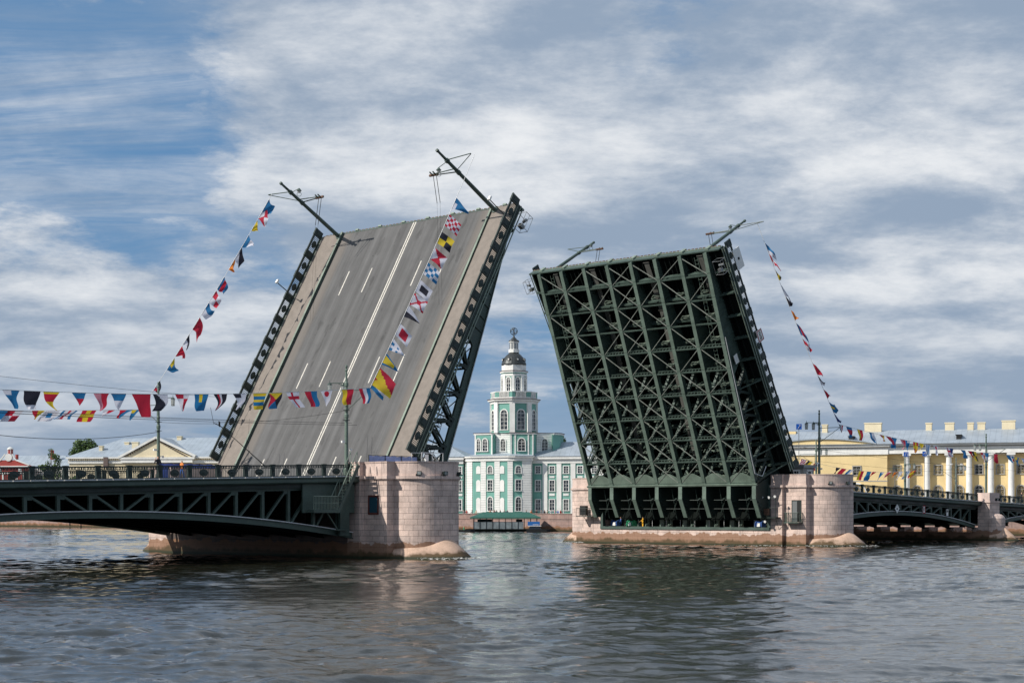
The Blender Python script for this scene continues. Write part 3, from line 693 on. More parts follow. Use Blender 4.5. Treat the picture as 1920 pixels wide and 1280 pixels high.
# ------------------------------------------------------------------ side spans
def side_span(label, x0, x1, ze, slope, zc, xc, cc, rl0, nrail, vx0, nv, ndir, skip=()):
    """x0 pier side; ze(x) rail base height; arch underside zc-cc*(x-xc)^2"""
    t = thing('bridge_span', label, 'bridge span', ((x0+x1)/2, 0, 0)); ox = (x0+x1)/2
    s = 1 if x1 > x0 else -1
    zd = lambda x: ze-slope*(abs(x)-abs(x0)); zb = lambda x: zc-cc*(x-xc)**2
    m = MB(); a = (x0-ox, 0, zd(x0)-.24); b = (x1-ox, 0, zd(x1)-.24)
    m.beam(a, b, 26.6, .36); m.build('deck_slab', M['dark'], t)
    m = MB(); m.beam((x0-ox, 0, zd(x0)-.02), (x1-ox, 0, zd(x1)-.02), 20.8, .04); m.build('roadway', M['road'], t)
    for y in (-12.3, 12.3):
        m = MB(); m.beam((x0-ox, y, zd(x0)+.02), (x1-ox, y, zd(x1)+.02), 2.9, .1); m.build('sidewalk', M['walk'], t)
    for y in (-1, 1):
        m = MB(); yy = y*13.75
        # cornice profile swept along the edge
        prof = [(0, 0), (.42, -.02), (.42, -.10), (.34, -.16), (.34, -.42), (.22, -.52), (-.10, -.56), (-.1, -.1)]
        vs = [(X-ox, y*(13.62+p), zd(X)+q) for X in (x0, x1) for p, q in prof]; n = len(prof)
        m.add(vs, [(i, (i+1) % n, n+(i+1) % n, n+i) for i in range(n)], 0)
        for w_ in (0,): m.beam((x0-ox, y*13.3, zd(x0)-.62), (x1-ox, y*13.3, zd(x1)-.62), .2, .5, mi=2)  # dark plate added behind the cornice, stands for its shadow
        for k in range(int(abs(x1-x0)/1.34)):
            X = x0+s*(k+.03)*1.34; X2 = x0+s*(k+.95)*1.34
            m.beam((X-ox, y*14.0, zd(X)+.02), (X2-ox, y*14.0, zd(X2)+.02), .2, .07, mi=1)
        m.build('cornice', [M['green'], M['ledge'], M['dgreen']], t)
    # arch ribs with spandrel trusses
    xs = [vx0+s*PW*.985*i for i in range(nv)]
    for gi, y in enumerate([-12.95]+[-12.95+3.7*i for i in range(1, 7)]+[12.95]):
        m = MB(); n = 26; st = spread(x0, x1, n+1)
        for A, B in zip(st[:-1], st[1:]):
            for (w, o0, o1, mi) in ((.5, .0, .07, 0), (.16, .07, .48, 0), (.5, .48, .55, 1 if gi in (0, 7) else 0)):
                vs = [(A-ox, y-w/2, zb(A)+o0), (A-ox, y+w/2, zb(A)+o0), (B-ox, y+w/2, zb(B)+o0), (B-ox, y-w/2, zb(B)+o0), (A-ox, y-w/2, zb(A)+o1), (A-ox, y+w/2, zb(A)+o1), (B-ox, y+w/2, zb(B)+o1), (B-ox, y-w/2, zb(B)+o1)]
                m.add(vs, [(0, 1, 2, 3), (7, 6, 5, 4), (0, 3, 7, 4), (1, 5, 6, 2)], mi)
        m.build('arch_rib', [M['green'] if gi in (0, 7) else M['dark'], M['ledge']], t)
        if gi in (2, 4):  # dark sheets added to shut light out of the open spandrels
            m = MB(); st2 = spread(x0, x1, 20)
            for A, B in zip(st2[:-1], st2[1:]): m.add([(A-ox, y, zb(A)+.5), (B-ox, y, zb(B)+.5), (B-ox, y, zd(B)-.4), (A-ox, y, zd(A)-.4)], [(0, 1, 2, 3)])
            m.build('shade_backing', M['dark'], t)
        m = MB(); zt = lambda X: zd(X)-.72
        m.beam((x0-ox, y, zd(x0)-.86), (x1-ox, y, zd(x1)-.86), .3, .42)
        for i, X in enumerate(xs):
            zb1 = zb(X)+.5
            if zt(X)-.2 > zb1: m.box(X-ox-.13, X-ox+.13, y-.12, y+.12, zb1, zt(X)-.3)
            if i+1 < len(xs):
                X2 = xs[i+1]; Xa, Xb = (X, X2) if abs(X-xc) > abs(X2-xc) else (X2, X)      # top at the outer vertical, foot toward the crown
                m.beam((Xa-ox+(.25 if Xb > Xa else -.25), y, zt(Xa)-.3), (Xb-ox-(.3 if Xb > Xa else -.3), y, zb(Xb)+.5), .16, .24, (0, 1, 0))
                m.box(Xa-ox-(.15 if Xb > Xa else .55), Xa-ox+(.55 if Xb > Xa else .15), y-.1, y+.1, zt(Xa)-.62, zt(Xa)-.3)
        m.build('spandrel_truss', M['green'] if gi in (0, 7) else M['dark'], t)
    m = MB()
    for X in xs[::2]:
        for q, z in enumerate((zb(X)+.25, zd(X)-1.1)): m.beam((X-ox, -12.8, z), (X-ox, 12.8, z), .18, .3)
    m.build('cross_brace', M['dark'], t)
    for y in (-1, 1):
        railing(t, lambda i: (rl0+s*PW*i-ox, zd(rl0+s*PW*i)), nrail, y*13.78, skip=skip)
    return t
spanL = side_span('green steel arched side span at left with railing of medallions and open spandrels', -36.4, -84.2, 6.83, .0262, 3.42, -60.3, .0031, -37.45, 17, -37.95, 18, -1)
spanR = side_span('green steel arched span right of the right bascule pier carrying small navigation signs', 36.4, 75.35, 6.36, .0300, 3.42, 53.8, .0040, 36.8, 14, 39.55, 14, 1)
spanR2 = side_span('green steel arched span at the far right edge beyond the small pier', 78.4, 116., 5.14, .024, 3.0, 97., .0040, 78.6, 13, 79.9, 14, 1)
# small pier
t = thing('bridge_pier', 'small granite pier at far right with domed half round cutwater', 'bridge pier', (76.85, 0, 0))
m = MB(); m.box(-1.45, 1.45, -13.4, 13.4, -1.5, 1.1)
for s in (-1, 1): y0, y1 = sorted((s*13.4, s*15.08)); m.box(-1.45, 1.45, y0, y1, -1.5, 5.05)
for i in range(8):
    y = -12.95+3.7*i; m.box(-1.3, 1.3, y-.55, y+.55, 1.1, 1.75)
m.build('granite_body', M['granite'], t)
m = MB()
for s in (-1, 1): y0, y1 = sorted((s*13.3, s*15.22)); m.box(-1.58, 1.58, y0, y1, 5.05, 5.3)
m.build('cornice', M['parapet'], t)
m = MB()
for s in (-1, 1): y0, y1 = sorted((s*13.3, s*15.08)); m.box(-1.44, 1.44, y0, y1, 5.3, 6.38)
m.build('parapet', M['parapet'], t)
for s in (-1, 1):
    m = MB(); prof = [(1.4, -1.5), (1.38, 2.9)]+[(1.38*math.cos(a), 2.9+.75*math.sin(a)) for a in spread(.05, PI/2-.01, 8)]
    m.lathe(prof, (0, s*15.08), 28); m.build('cutwater', M['granite'], t, smooth=False)
    skirt_mesh(0, s*15.08, 1.38, s, .75, 1.75, 3.5).build('ice_apron', M['skirt'], t, smooth=True)
# steel end panel + stairs beside the left pier
t = thing('access_stair', 'green steel stair and railed landing climbing to the deck beside the left pier', 'staircase', (-38, -14.2, 4))
ox, oy, oz = -38, -14.2, 4
m = MB(); m.box(-42.1-ox, -39.2-ox, -14.75-oy, -13.95-oy, -.12, .04); m.box(-42.1-ox, -39.2-ox, -14.8-oy, -14.72-oy, -.2, .06); m.build('landing', M['green'], t)
m = MB()
for xx in spread(-42.05, -39.5, 17): m.tube((xx-ox, -14.73-oy, .04), (xx-ox, -14.73-oy, 1.12), .022, n=4)
m.path([(-42.05-ox, -14.73-oy, 1.14), (-39.5-ox, -14.73-oy, 1.14)], .04); m.path([(-42.05-ox, -14.73-oy, .6), (-39.5-ox, -14.73-oy, .6)], .02)
for e in (0, .8): m.path([(-39.45-ox, -14.73+e-oy, 1.14), (-37.35-ox, -14.73+e-oy, 4.85)], .04)
for e in (0, .8):
    for q in range(6): k = q/5; m.tube((-39.4+2.05*k-ox, -14.73+e-oy, 3.6*k+.1), (-39.4+2.05*k-ox, -14.73+e-oy, 3.7*k+1.1), .022, n=4)
m.build('handrail', M['pgreen'], t)
m = MB()
for y in (-14.76, -13.94): m.beam((-39.4-ox, y-oy, -.1), (-37.2-ox, y-oy, 3.75), .05, .3, (1, 0, 0))
for q in range(15): k = (q+.5)/15; m.box(-39.4+2.2*k-.14-ox, -39.4+2.2*k+.14-ox, -14.74-oy, -13.96-oy, 3.85*k-.02, 3.85*k+.03, 1)
m.build('flight', [M['green'], M['pgreen']], t)
m = MB(); m.box(-42.2-ox, -36.6-ox, -13.55-oy, -13.4-oy, -.2, 2.15); m.box(-38.2-ox, -37.2-ox, -13.6-oy, -13.35-oy, -2.1, 2.2)
m.beam((-40.4-ox, -14.4-oy, -.15), (-38.8-ox, -13.9-oy, -1.55), .1, .12); m.box(-39.1-ox, -37.6-ox, -13.9-oy, -13.4-oy, -1.65, -1.55)
m.build('side_panel', M['green'], t)

# ------------------------------------------------------------------ street lamps
def lantern_mb(m, gm, x, y, z, sc=1.):
    m.tube((x, y, z+.02*sc), (x, y, z+.16*sc), .22*sc, .10*sc, 10); m.tube((x, y, z+.16*sc), (x, y, z+.40*sc), .04*sc, .015*sc, 6); m.tube((x, y, z-.62*sc), (x, y, z-.58*sc), .17*sc, n=10)
    for k in range(6):
        a = PI*k/3; m.tube((x+.165*sc*math.cos(a), y+.165*sc*math.sin(a), z-.6*sc), (x+.2*sc*math.cos(a), y+.2*sc*math.sin(a), z+.02*sc), .008*sc, n=4)
    gm.tube((x, y, z-.58*sc), (x, y, z), .15*sc, .185*sc, 12)
def make_lamp(label, loc, outw, H=9.2, arms=2, cameras=True, flag_arm=True, group='green street lamps along the bridge'):
    t = thing('street_lamp', label, 'street lamp', loc, 0, group)
    m = MB(); m.lathe([(.26, -.3), (.26, .5), (.2, .62), (.16, .9), (.145, H*.52), (.19, H*.525), (.19, H*.55), (.14, H*.56), (.125, H*.62), (.17, H*.63), (.125, H*.65), (.11, H*.8), (.17, H*.81), (.17, H*.835), (.10, H*.85), (.085, H*.94), (.12, H*.945), (.12, H*.955), (.05, H*.965), (.10, H*.98), (.09, H*.995), (0, H)], (0, 0), 12)
    m.build('pole', M['flange'], t, smooth=False)
    zl = H*.825
    for s in ((-1, 1) if arms == 2 else (1,)):
        m = MB(); g = MB(); ax, ay = s*.75, -outw*1.25
        m.tube((0, 0, zl+.1), (ax, ay, zl+.1), .035, n=6); m.tube((0, 0, zl-.25), (ax*.5, ay*.5, zl+.08), .025, n=5)
        lantern_mb(m, g, ax, ay, zl-.05)
        ln = m.build('lantern', M['green'], t); g.build('lamp_glass', M['lampglass'], ln)
    if flag_arm:
        m = MB(); za = 14.04-7.0-.2 if H > 8.5 else H*.74
        za = H*.765
        m.tube((0, 0, za), (0, outw*2.8, za), .035, n=6); m.tube((0, 0, za-1.7), (0, outw*2.75, za-.02), .03, n=6); m.tube((0, outw*.22, za), (0, outw*.22, za-1.6), .025, n=5)
        m.build('bracket', M['green'], t)
    if cameras:
        m = MB(); m.box(-.1, .1, outw*.1, outw*.1+.5*outw, 1.0, 1.06) if False else None
        m.tube((-.5, -.1, 2.75), (.0, 0, 2.75), .03, n=5); m.box(-.62, -.3, -.18, -.02, 2.7, 2.88); m.tube((.1, 0, 2.2), (.5, 0, 2.2), .03, n=5); m.tube((.5, 0, 2.05), (.5, 0, 2.25), .1, .12, 8)
        m.build('camera', M['white'], t)
    for z in (H*.5, H*.59): m = MB(); m.lathe([(.15, z-.03), (.2, z-.03), (.2, z+.03), (.15, z+.03)], (0, 0), 10); m.tube((-.38, 0, z), (.38, 0, z), .025, n=5); m.build('clamp', M['dgreen'], t)
    return t
make_lamp('green street lamp in front of the left raised roadway, nearest the left pier', (-37.17, -13.2, 6.9), -1)
make_lamp('green double lantern street lamp standing left of the left raised leaf', (-37.13, 13.3, 6.9), 1)
make_lamp('green double lantern street lamp standing on the right bascule pier', (36., -13.3, 6.7), -1, H=8.98)
make_lamp('green street lamp on the small far right pier', (78., -13.3, 5.3), -1, H=9.1, cameras=False)
make_lamp('distant green street lamp just behind the right bascule pier lamp', (78., 13.3, 5.3), 1, H=9.1, cameras=False)
make_lamp('distant lamp in front of the first white column of the yellow building', (104, 13.3, 4.7), 1, H=7.9, cameras=False)
make_lamp('distant dark green lamp before the third white column', (121, 13.3, 4.3), 1, H=8.5, cameras=False)
def leaf_lamp(label, sgn, s, lampdir):
    t = bpy.data.objects.new('street_lamp', None); COL.objects.link(t); tag(t, label, 'street lamp', 'lamps tilted with the raised leaves')
    t.matrix_world = Matrix.Translation(on_leaf(sgn, 29.0, s*10.95, .5)) @ (Matrix.Rotation(0 if sgn < 0 else PI, 4, 'Z') @ Matrix.Rotation(-AL, 4, 'Y'))
    q = s if sgn < 0 else -s          # local outward sign
    m = MB(); m.lathe([(.34, -.5), (.34, -.3), (.2, -.28), (.19, 3.0), (.165, 5.0), (.22, 5.05), (.22, 5.35), (.17, 5.4), (.15, 6.7), (.22, 6.75), (.22, 7.05), (.13, 7.1), (.11, 8.2), (.16, 8.25), (.15, 8.45), (0, 8.5)], (0, 0), 12)
    m.build('pole', M['green'], t)
    m = MB(); m.tube((0, 0, 7.0), (0, q*3.2, 7.2), .045, n=6); m.tube((0, 0, 5.5), (0, q*3.2, 7.15), .04, n=6); m.build('bracket', M['green'], t)
    m = MB(); m.tube((0, 0, 5.3), (0, -q*3.4, 5.5), .06, .05, n=6); m.tube((0, 0, 5.75), (0, -q*3.0, 5.6), .05, n=6)
    for d_ in (-.2, .2): m.tube((0, -q*(2.9+d_), 5.4), (0, -q*(2.9+d_), 5.95), .07, n=6)
    m.box(-.1, .1, min(-q*2.4, -q*3.5), max(-q*2.4, -q*3.5), 5.42, 5.58, 1)
    m.build('trolley_arm', [M['green'], M['rust']], t)
    # lanterns swing free: they hang straight down
    inv = t.matrix_world.inverted(); dn = inv.to_3x3() @ Vector((0, 0, -1))
    p = Vector((lampdir*.9, -q*.9, 6.8)); m = MB(); m.tube((0, 0, 6.85), p, .035, n=5)
    e = p+dn*.25; m.tube(p, e, .06, .26, 10); gl = MB()
    ring = []
    ax = dn.orthogonal().normalized(); bx = dn.cross(ax)
    for k in range(11): a = 2*PI*k/10; ring.append(e+dn*.35+.22*(math.cos(a)*ax+math.sin(a)*bx*.4)+dn*.22*math.sin(a))
    m.path(ring, .022); ln = m.build('lantern', M['green'], t)
    gl.tube(e, e+dn*.2, .2, .12, 10); gl.build('lamp_glass', M['lampglass'], ln)
    # loose contact wire droppers
    m = MB()
    for d_ in (-.2, .2):
        a = Vector((0, -q*(2.9+d_), 5.4)); b = a+dn*2.6+Vector((0, q*.5, 0)); m.path([a, b], .03); m.path([b, b+dn*9+Vector((-.5, q*.5, 0))], .010, 3)
    m.build('dropper_wire', M['black'], t)
    return t
leaf_lamp('tilted lamp at the far corner of the left leaf tip, against blue sky', -1, 1, .5)
leaf_lamp('tilted lamp with hanging lantern at the near corner of the left leaf tip', -1, -1, -.6)
leaf_lamp('tilted lamp at the near corner of the right leaf tip, holding the right flag line', 1, -1, .3)
leaf_lamp('small tilted lamp at the far corner of the right leaf tip', 1, 1, .5)
# short work lights and gear at the leaf tips
def gear(label, cat, sgn, l, y, n, fn, name):
    t = bpy.data.objects.new(name, None); COL.objects.link(t); tag(t, label, cat)
    t.matrix_world = Matrix.Translation(on_leaf(sgn, l, y, n)) @ (Matrix.Rotation(0 if sgn < 0 else PI, 4, 'Z') @ Matrix.Rotation(-AL, 4, 'Y')); fn(t, 1 if (sgn > 0) else -1); return t
def f_basket(t, q):
    m = MB()
    for x in (0, 1.5):
        m.path([(x, 0, 0), (x, q*1.0, 0), (x, q*1.0, -1.0), (x, 0, -1.0), (x, 0, 0)], .025)
    for y_, z_ in ((q*1.0, 0), (q*1.0, -1.0), (0, -1.0), (q*1.0, -.5)): m.tube((0, y_, z_), (1.5, y_, z_), .022, n=5)
    m.build('basket_frame', M['steelgrey'], t)
    m = MB(); m.box(.2, .55, min(q*.2, q*.6), max(q*.2, q*.6), -.8, -.3); m.tube((.9, q*.4, -.6), (.9, q*.9, -.4), .15, n=8); m.build('signal_light', M['steelgrey'], t)
gear('wire service basket hanging outside the near corner of the left leaf tip', 'service basket', -1, 26.9, -13.95, -.2, f_basket, 'service_basket')
gear('wire service basket outside the near corner of the right leaf tip', 'service basket', 1, 26.9, -13.0, -.9, f_basket, 'service_basket')
gear('small wire service basket on the far corner of the right leaf tip', 'service basket', 1, 27.0, 13.9, -.1, lambda t, q: f_basket(t, -1), 'service_basket')
def f_work(t, q):
    m = MB(); m.tube((0, 0, 0), (0, 0, 2.6), .05, n=6); m.build('stem', M['dgreen'], t); m = MB(); m.box(-.1, .3, -.14, .14, 2.5, 2.68); m.build('lamp_head', M['white'], t)
gear('short work light on a thin stem at the near railing of the left leaf tip', 'work light', -1, 27.6, -13.3, .5, f_work, 'work_light')
gear('short work light standing at the far railing halfway up the left leaf', 'work light', -1, 21.5, 13.3, .4, f_work, 'work_light')
def board(label, sgn, l, y, n, w, h, mats, extra, name='sign_board', cat='sign'):
    t = bpy.data.objects.new(name, None); COL.objects.link(t); tag(t, label, cat)
    t.matrix_world = Matrix.Translation(on_leaf(sgn, l, y, n)) @ (Matrix.Rotation(0 if sgn < 0 else PI, 4, 'Z') @ Matrix.Rotation(-AL, 4, 'Y'))
    m = MB(); m.box(-h/2, h/2, -.03, .03, -w/2, w/2); m.build('panel', mats, t); extra(t); return t
def e1(t):
    m = MB(); m.tube((0, .03, 0), (0, .07, 0), .16, n=14); m.build('signal_lens', M['black'], t)
board('white board with a black round lens at the near corner of the right leaf tip', 1, 27.3, -13.97, 1.45, 1.35, 2.3, M['white'], e1)
def e2(t):
    m = MB()
    for a, b, c, d_ in ((-.62, .62, -.5, -.42), (-.62, .62, .42, .5), (-.62, -.54, -.42, .42), (.54, .62, -.42, .42)): m.box(a, b, .031, .05, c, d_)
    m.build('red_border', CM['r'], t)
    m = MB()          # two dark numerals, read vertically
    def seg(cx, cz, segs):
        for sx, sz, hx, hz in segs: m.box(cx+sx-hx, cx+sx+hx, .031, .05, cz+sz-hz, cz+sz+hz)
    seg(.22, 0, [(-.16, 0, .03, .14), (0, 0, .03, .14), (.16, 0, .03, .14), (.08, .12, .1, .03), (-.08, -.12, .1, .03)])
    seg(-.25, 0, [(-.16, 0, .03, .14), (0, 0, .03, .14), (.16, 0, .03, .14), (.08, .12, .1, .03), (-.08, -.12, .1, .03), (-.08, .12, .1, .03)])
    m.build('numeral', M['black'], t)
board('white sign with red border and dark numerals on the near railing of the right leaf', 1, 18.3, -13.97, 1.1, 1.1, 1.35, M['white'], e2)
board('blank white plate on the outer girder of the right leaf, halfway up', 1, 17.1, -12.35, -2.1, .7, 1.0, M['white'], lambda t: None)

# ------------------------------------------------------------------ overhead wires
def wire(label, pts, r=.018):
    o = Vector(pts[0]); m = MB(); m.path([Vector(p)-o for p in pts], r, 4); b = m.build('overhead_wire', M['black']); b.location = o; tag(b, label, 'wire', 'overhead wires'); return b
def sagline(a, b, s, n=14):
    a = Vector(a); b = Vector(b); return [a.lerp(b, t)-Vector((0, 0, 4*s*t*(1-t))) for t in spread(0, 1, n)]
wire('upper thin cable crossing the sky above the horizontal flag line at left', sagline((-80, 12, 17.2), (-30, 13, 15.0), .5))
wire('thin trolley wire crossing left of the lamp below the horizontal flags', sagline((-84, 5.7, 12.6), (-33, 5.9, 12.3), .3))
wire('second thin trolley wire running beside the first below the flags', sagline((-84, 6.5, 12.5), (-33, 6.5, 12.2), .3))
wire('lower thin trolley wire over the near lanes of the left span', sagline((-84, -5.9, 11.6), (-30, -5.9, 11.8), .3))
wire('lowest trolley wire over the near lanes of the left span', sagline((-84, -6.6, 11.3), (-30, -6.6, 11.6), .3))
wire('slack dark cable dipping low across the left sky', sagline((-79, -10, 11.0), (-37.1, 13.1, 11.4), 1.4), .03)
wire('span wire joining the two lamps across the left roadway', sagline((-37.2, -13.2, 12.3), (-37.1, 13.2, 12.3), .5), .02)
wire('trolley wire in front of the yellow building at right', sagline((36, -6, 12.2), (116, -6, 9.8), .5))
wire('second trolley wire in front of the yellow building, farther back', sagline((36, 6, 12.2), (116, 6, 9.8), .5))
# small switch gear hanging in the wires
t = thing('wire_frog', 'dark overhead wire junction hanging in front of the left raised roadway', 'wire junction', (-38.5, 2.2, 11.55))
m = MB(); m.path([(-1.4, -1.1, .1), (0, 0, 0), (1.2, 1.6, .1)], .04)
for k in range(-2, 3): m.tube((k*.3, k*.35, -.1), (k*.3, k*.35, .35), .03, n=4)
m.path([(-1.6, -1.3, 0), (-.6, .5, 1.6)], .02); m.path([(.2, .2, 0), (2.6, -3.2, -3.6)], .03); m.path([(.4, .4, 0), (3.0, -2.8, -3.7)], .03); m.build('junction_frame', M['black'], t)

# ------------------------------------------------------------------ bunting
ROPES = dict(A=((-79.5, -16.1, 12.1), (-37.17, -16.1, 14.05), .66), B=((-79.5, 16.2, 12.1), (-37.13, 16.2, 13.6), .25), C=((-37.17, -16.1, 14.05), (-23.07, -14.5, 35.69), .35),
             G=((-37.13, 16.2, 13.6), (-23.24, 13.6, 35.79), .5), D=((36.0, -15.9, 13.92), (23.33, -13.2, 35.84), .5), E=((36.0, -15.9, 13.92), (78.0, -16.1, 11.48), .5),
             H=((78.0, -16.1, 11.48), (113.0, -16.1, 10.5), .5), F=((36.0, 16.0, 13.9), (78.0, 16.0, 11.7), .3), I=((78.0, 16.0, 11.7), (116.0, 16.0, 10.9), 1.2))
RL = dict(A='white line of the horizontal flags crossing to the lamp before the left roadway', B='flag line running left from the far lamp, below the front row', C='steep flag line in front of the left raised roadway',
          G='steep flag line against the sky left of the left leaf', D='steep flag line against the sky right of the right leaf', E='flag line sloping across the yellow building between two near lamps',
          H='end of the near flag line at the right edge', F='far side flag line hidden behind the right leaf', I='lower flag line on the far side, before the yellow building')
WH = dict(A='in the front horizontal row', B='in the lower left row', C='on the line before the roadway', G='on the line left of the roadway', D='on the line at right',
          E='in the upper row at right', H='in the row at the right edge', I='in the lower row at right')
def rp(k, t):
    a, b, s = ROPES[k]; a = Vector(a); b = Vector(b); return a.lerp(b, t)-Vector((0, 0, 4*s*t*(1-t)))
for k in ROPES:
    pts = [rp(k, t) for t in spread(0, 1, 25)]; m = MB(); m.path([p-pts[0] for p in pts], .022, 4); o = m.build('flag_line', M['white']); o.location = pts[0]; tag(o, RL[k], 'flag line', 'flag lines')
# pattern(u, v): u 0..1 along the fly, v 0..1 along the hoist
def chk(a, b, n=4): return lambda u, v: a if (int(u*n)+int(v*n)) % 2 == 0 else b
PT = {
 'blue and white burgee': ('T', lambda u, v: 'b' if u > .25 or v > .5 else 'w'), 'black square': ('R', lambda u, v: 'k' if u < .8 else 'w'),
 'red pennant edged yellow': ('T', lambda u, v: 'y' if u < .16 or u > .55 else 'r'), 'crumpled blue and red': ('S', lambda u, v: 'b' if u < .5 else 'r'),
 'pink and red pennant': ('T', lambda u, v: 'p' if v < .5 else 'r'), 'blue over white pennant': ('T', lambda u, v: 'b' if u < .4 else 'w'),
 'large plain red': ('Z', lambda u, v: 'r'), 'black and white diagonal': ('R', lambda u, v: 'k' if u+.2 > v else 'w'), 'twisted red and white': ('T', lambda u, v: 'r' if (v < .6) ^ (u > .3) else 'w'),
 'blue with yellow stripe': ('R', lambda u, v: 'y' if .3 < v < .6 and u < .5 else 'b'), 'black red and white striped': ('T', lambda u, v: 'k' if v < .22 or v > .6 else ('r' if v < .42 else 'w')),
 'white with black hoist': ('T', lambda u, v: 'k' if u < .3 and v < .6 else 'w'), 'blue and yellow barred': ('R', lambda u, v: 'y' if int(u*5) % 2 == 0 else 'b'),
 'red black blue and yellow': ('R', lambda u, v: ('r' if v < u else 'y') if u+v < 1 else ('b' if v < u else 'k')), 'white with red cross': ('R', lambda u, v: 'r' if abs(u-.42) < .1 or abs(v-.42) < .11 else 'w'),
 'red and blue halved': ('R', lambda u, v: 'r' if v < .5 else 'b'), 'white with red disc': ('T', lambda u, v: 'r' if (u-.25)**2+((v-.5)*.9)**2 < .045 else 'w'),
 'yellow and red': ('R', lambda u, v: 'y' if v < .45 else 'r'), 'red white and blue striped': ('R', lambda u, v: 'rwb'[min(2, int(v*3))]), 'plain blue': ('R', lambda u, v: 'b'),
 'red and white quartered': ('R', chk('r', 'w', 2)), 'small red and yellow': ('S', lambda u, v: 'r' if v < .5 else 'y'), 'white with blue centre': ('R', lambda u, v: 'b' if abs(u-.5) < .2 and abs(v-.5) < .2 else 'w'),
 'blue white and red striped': ('R', lambda u, v: 'bwrwb'[min(4, int(v*5))]), 'red with yellow cross': ('R', lambda u, v: 'y' if abs(u-.5) < .13 or abs(v-.5) < .13 else 'r'),
 'white pennant with red tip': ('S', lambda u, v: 'r' if v > .5 and u < .5 else 'w'), 'red and blue pennant': ('T', lambda u, v: 'r' if v < .5 else 'b'),
 'large yellow and red': ('W', lambda u, v: 'y' if v > .72*u+.03 else 'r'), 'yellow triangle edged blue': ('T', lambda u, v: 'y' if .16 < v < .84 and u < .72 else 'b'),
 'white and blue squared': ('T', lambda u, v: 'b' if int(u*5) % 2 == 0 and int(v*4) % 2 == 1 else 'w'), 'white with red diamond': ('R', lambda u, v: 'r' if abs(u-.5) < .27 and abs(v-.5) < .30 else 'w'),
 'black and white pennant': ('T', lambda u, v: 'k' if v > .5 else 'w'), 'white with red saltire': ('R', lambda u, v: 'r' if abs(u-v) < .10 or abs(u+v-1) < .10 else 'w'),
 'white with black square': ('R', lambda u, v: 'k' if abs(u-.5) < .27 and abs(v-.5) < .29 else 'w'), 'blue and white checkered': ('R', chk('b', 'w', 4)),
 'red and white triangled': ('R', lambda u, v: ('w' if v > u else 'r') if u+v < 1 else ('r' if v > u else 'w')), 'yellow and black quartered': ('R', chk('k', 'y', 2)), 'red and white checkered': ('R', chk('r', 'w', 5)),
 'blue and white pennant': ('T', lambda u, v: 'w' if u < .22 and v > .4 else 'b'), 'black white and red narrow': ('S', lambda u, v: 'kwr'[min(2, int(v*3))]), 'blue and yellow triangle': ('T', lambda u, v: 'y' if u < .35 and v < .55 else 'b'),
 'small red': ('S', lambda u, v: 'r'), 'white and black': ('S', lambda u, v: 'k' if v < .5 else 'w'), 'blue and white': ('R', lambda u, v: 'b' if v < .5 else 'w'), 'blue and red': ('R', lambda u, v: 'r' if abs(u-.5) < .2 else 'b'),
 'orange': ('S', lambda u, v: 'o'), 'plain yellow': ('S', lambda u, v: 'y'), 'navy': ('S', lambda u, v: 'n'), 'yellow and black': ('S', lambda u, v: 'y' if (int(u*3)+int(v*2)) % 2 else 'k'), 'black': ('S', lambda u, v: 'k'),
 'white': ('T', lambda u, v: 'w'), 'blue and white striped': ('R', lambda u, v: 'b' if int(v*5) % 2 else 'w'), 'red': ('R', lambda u, v: 'r')}
ns = list(PT)
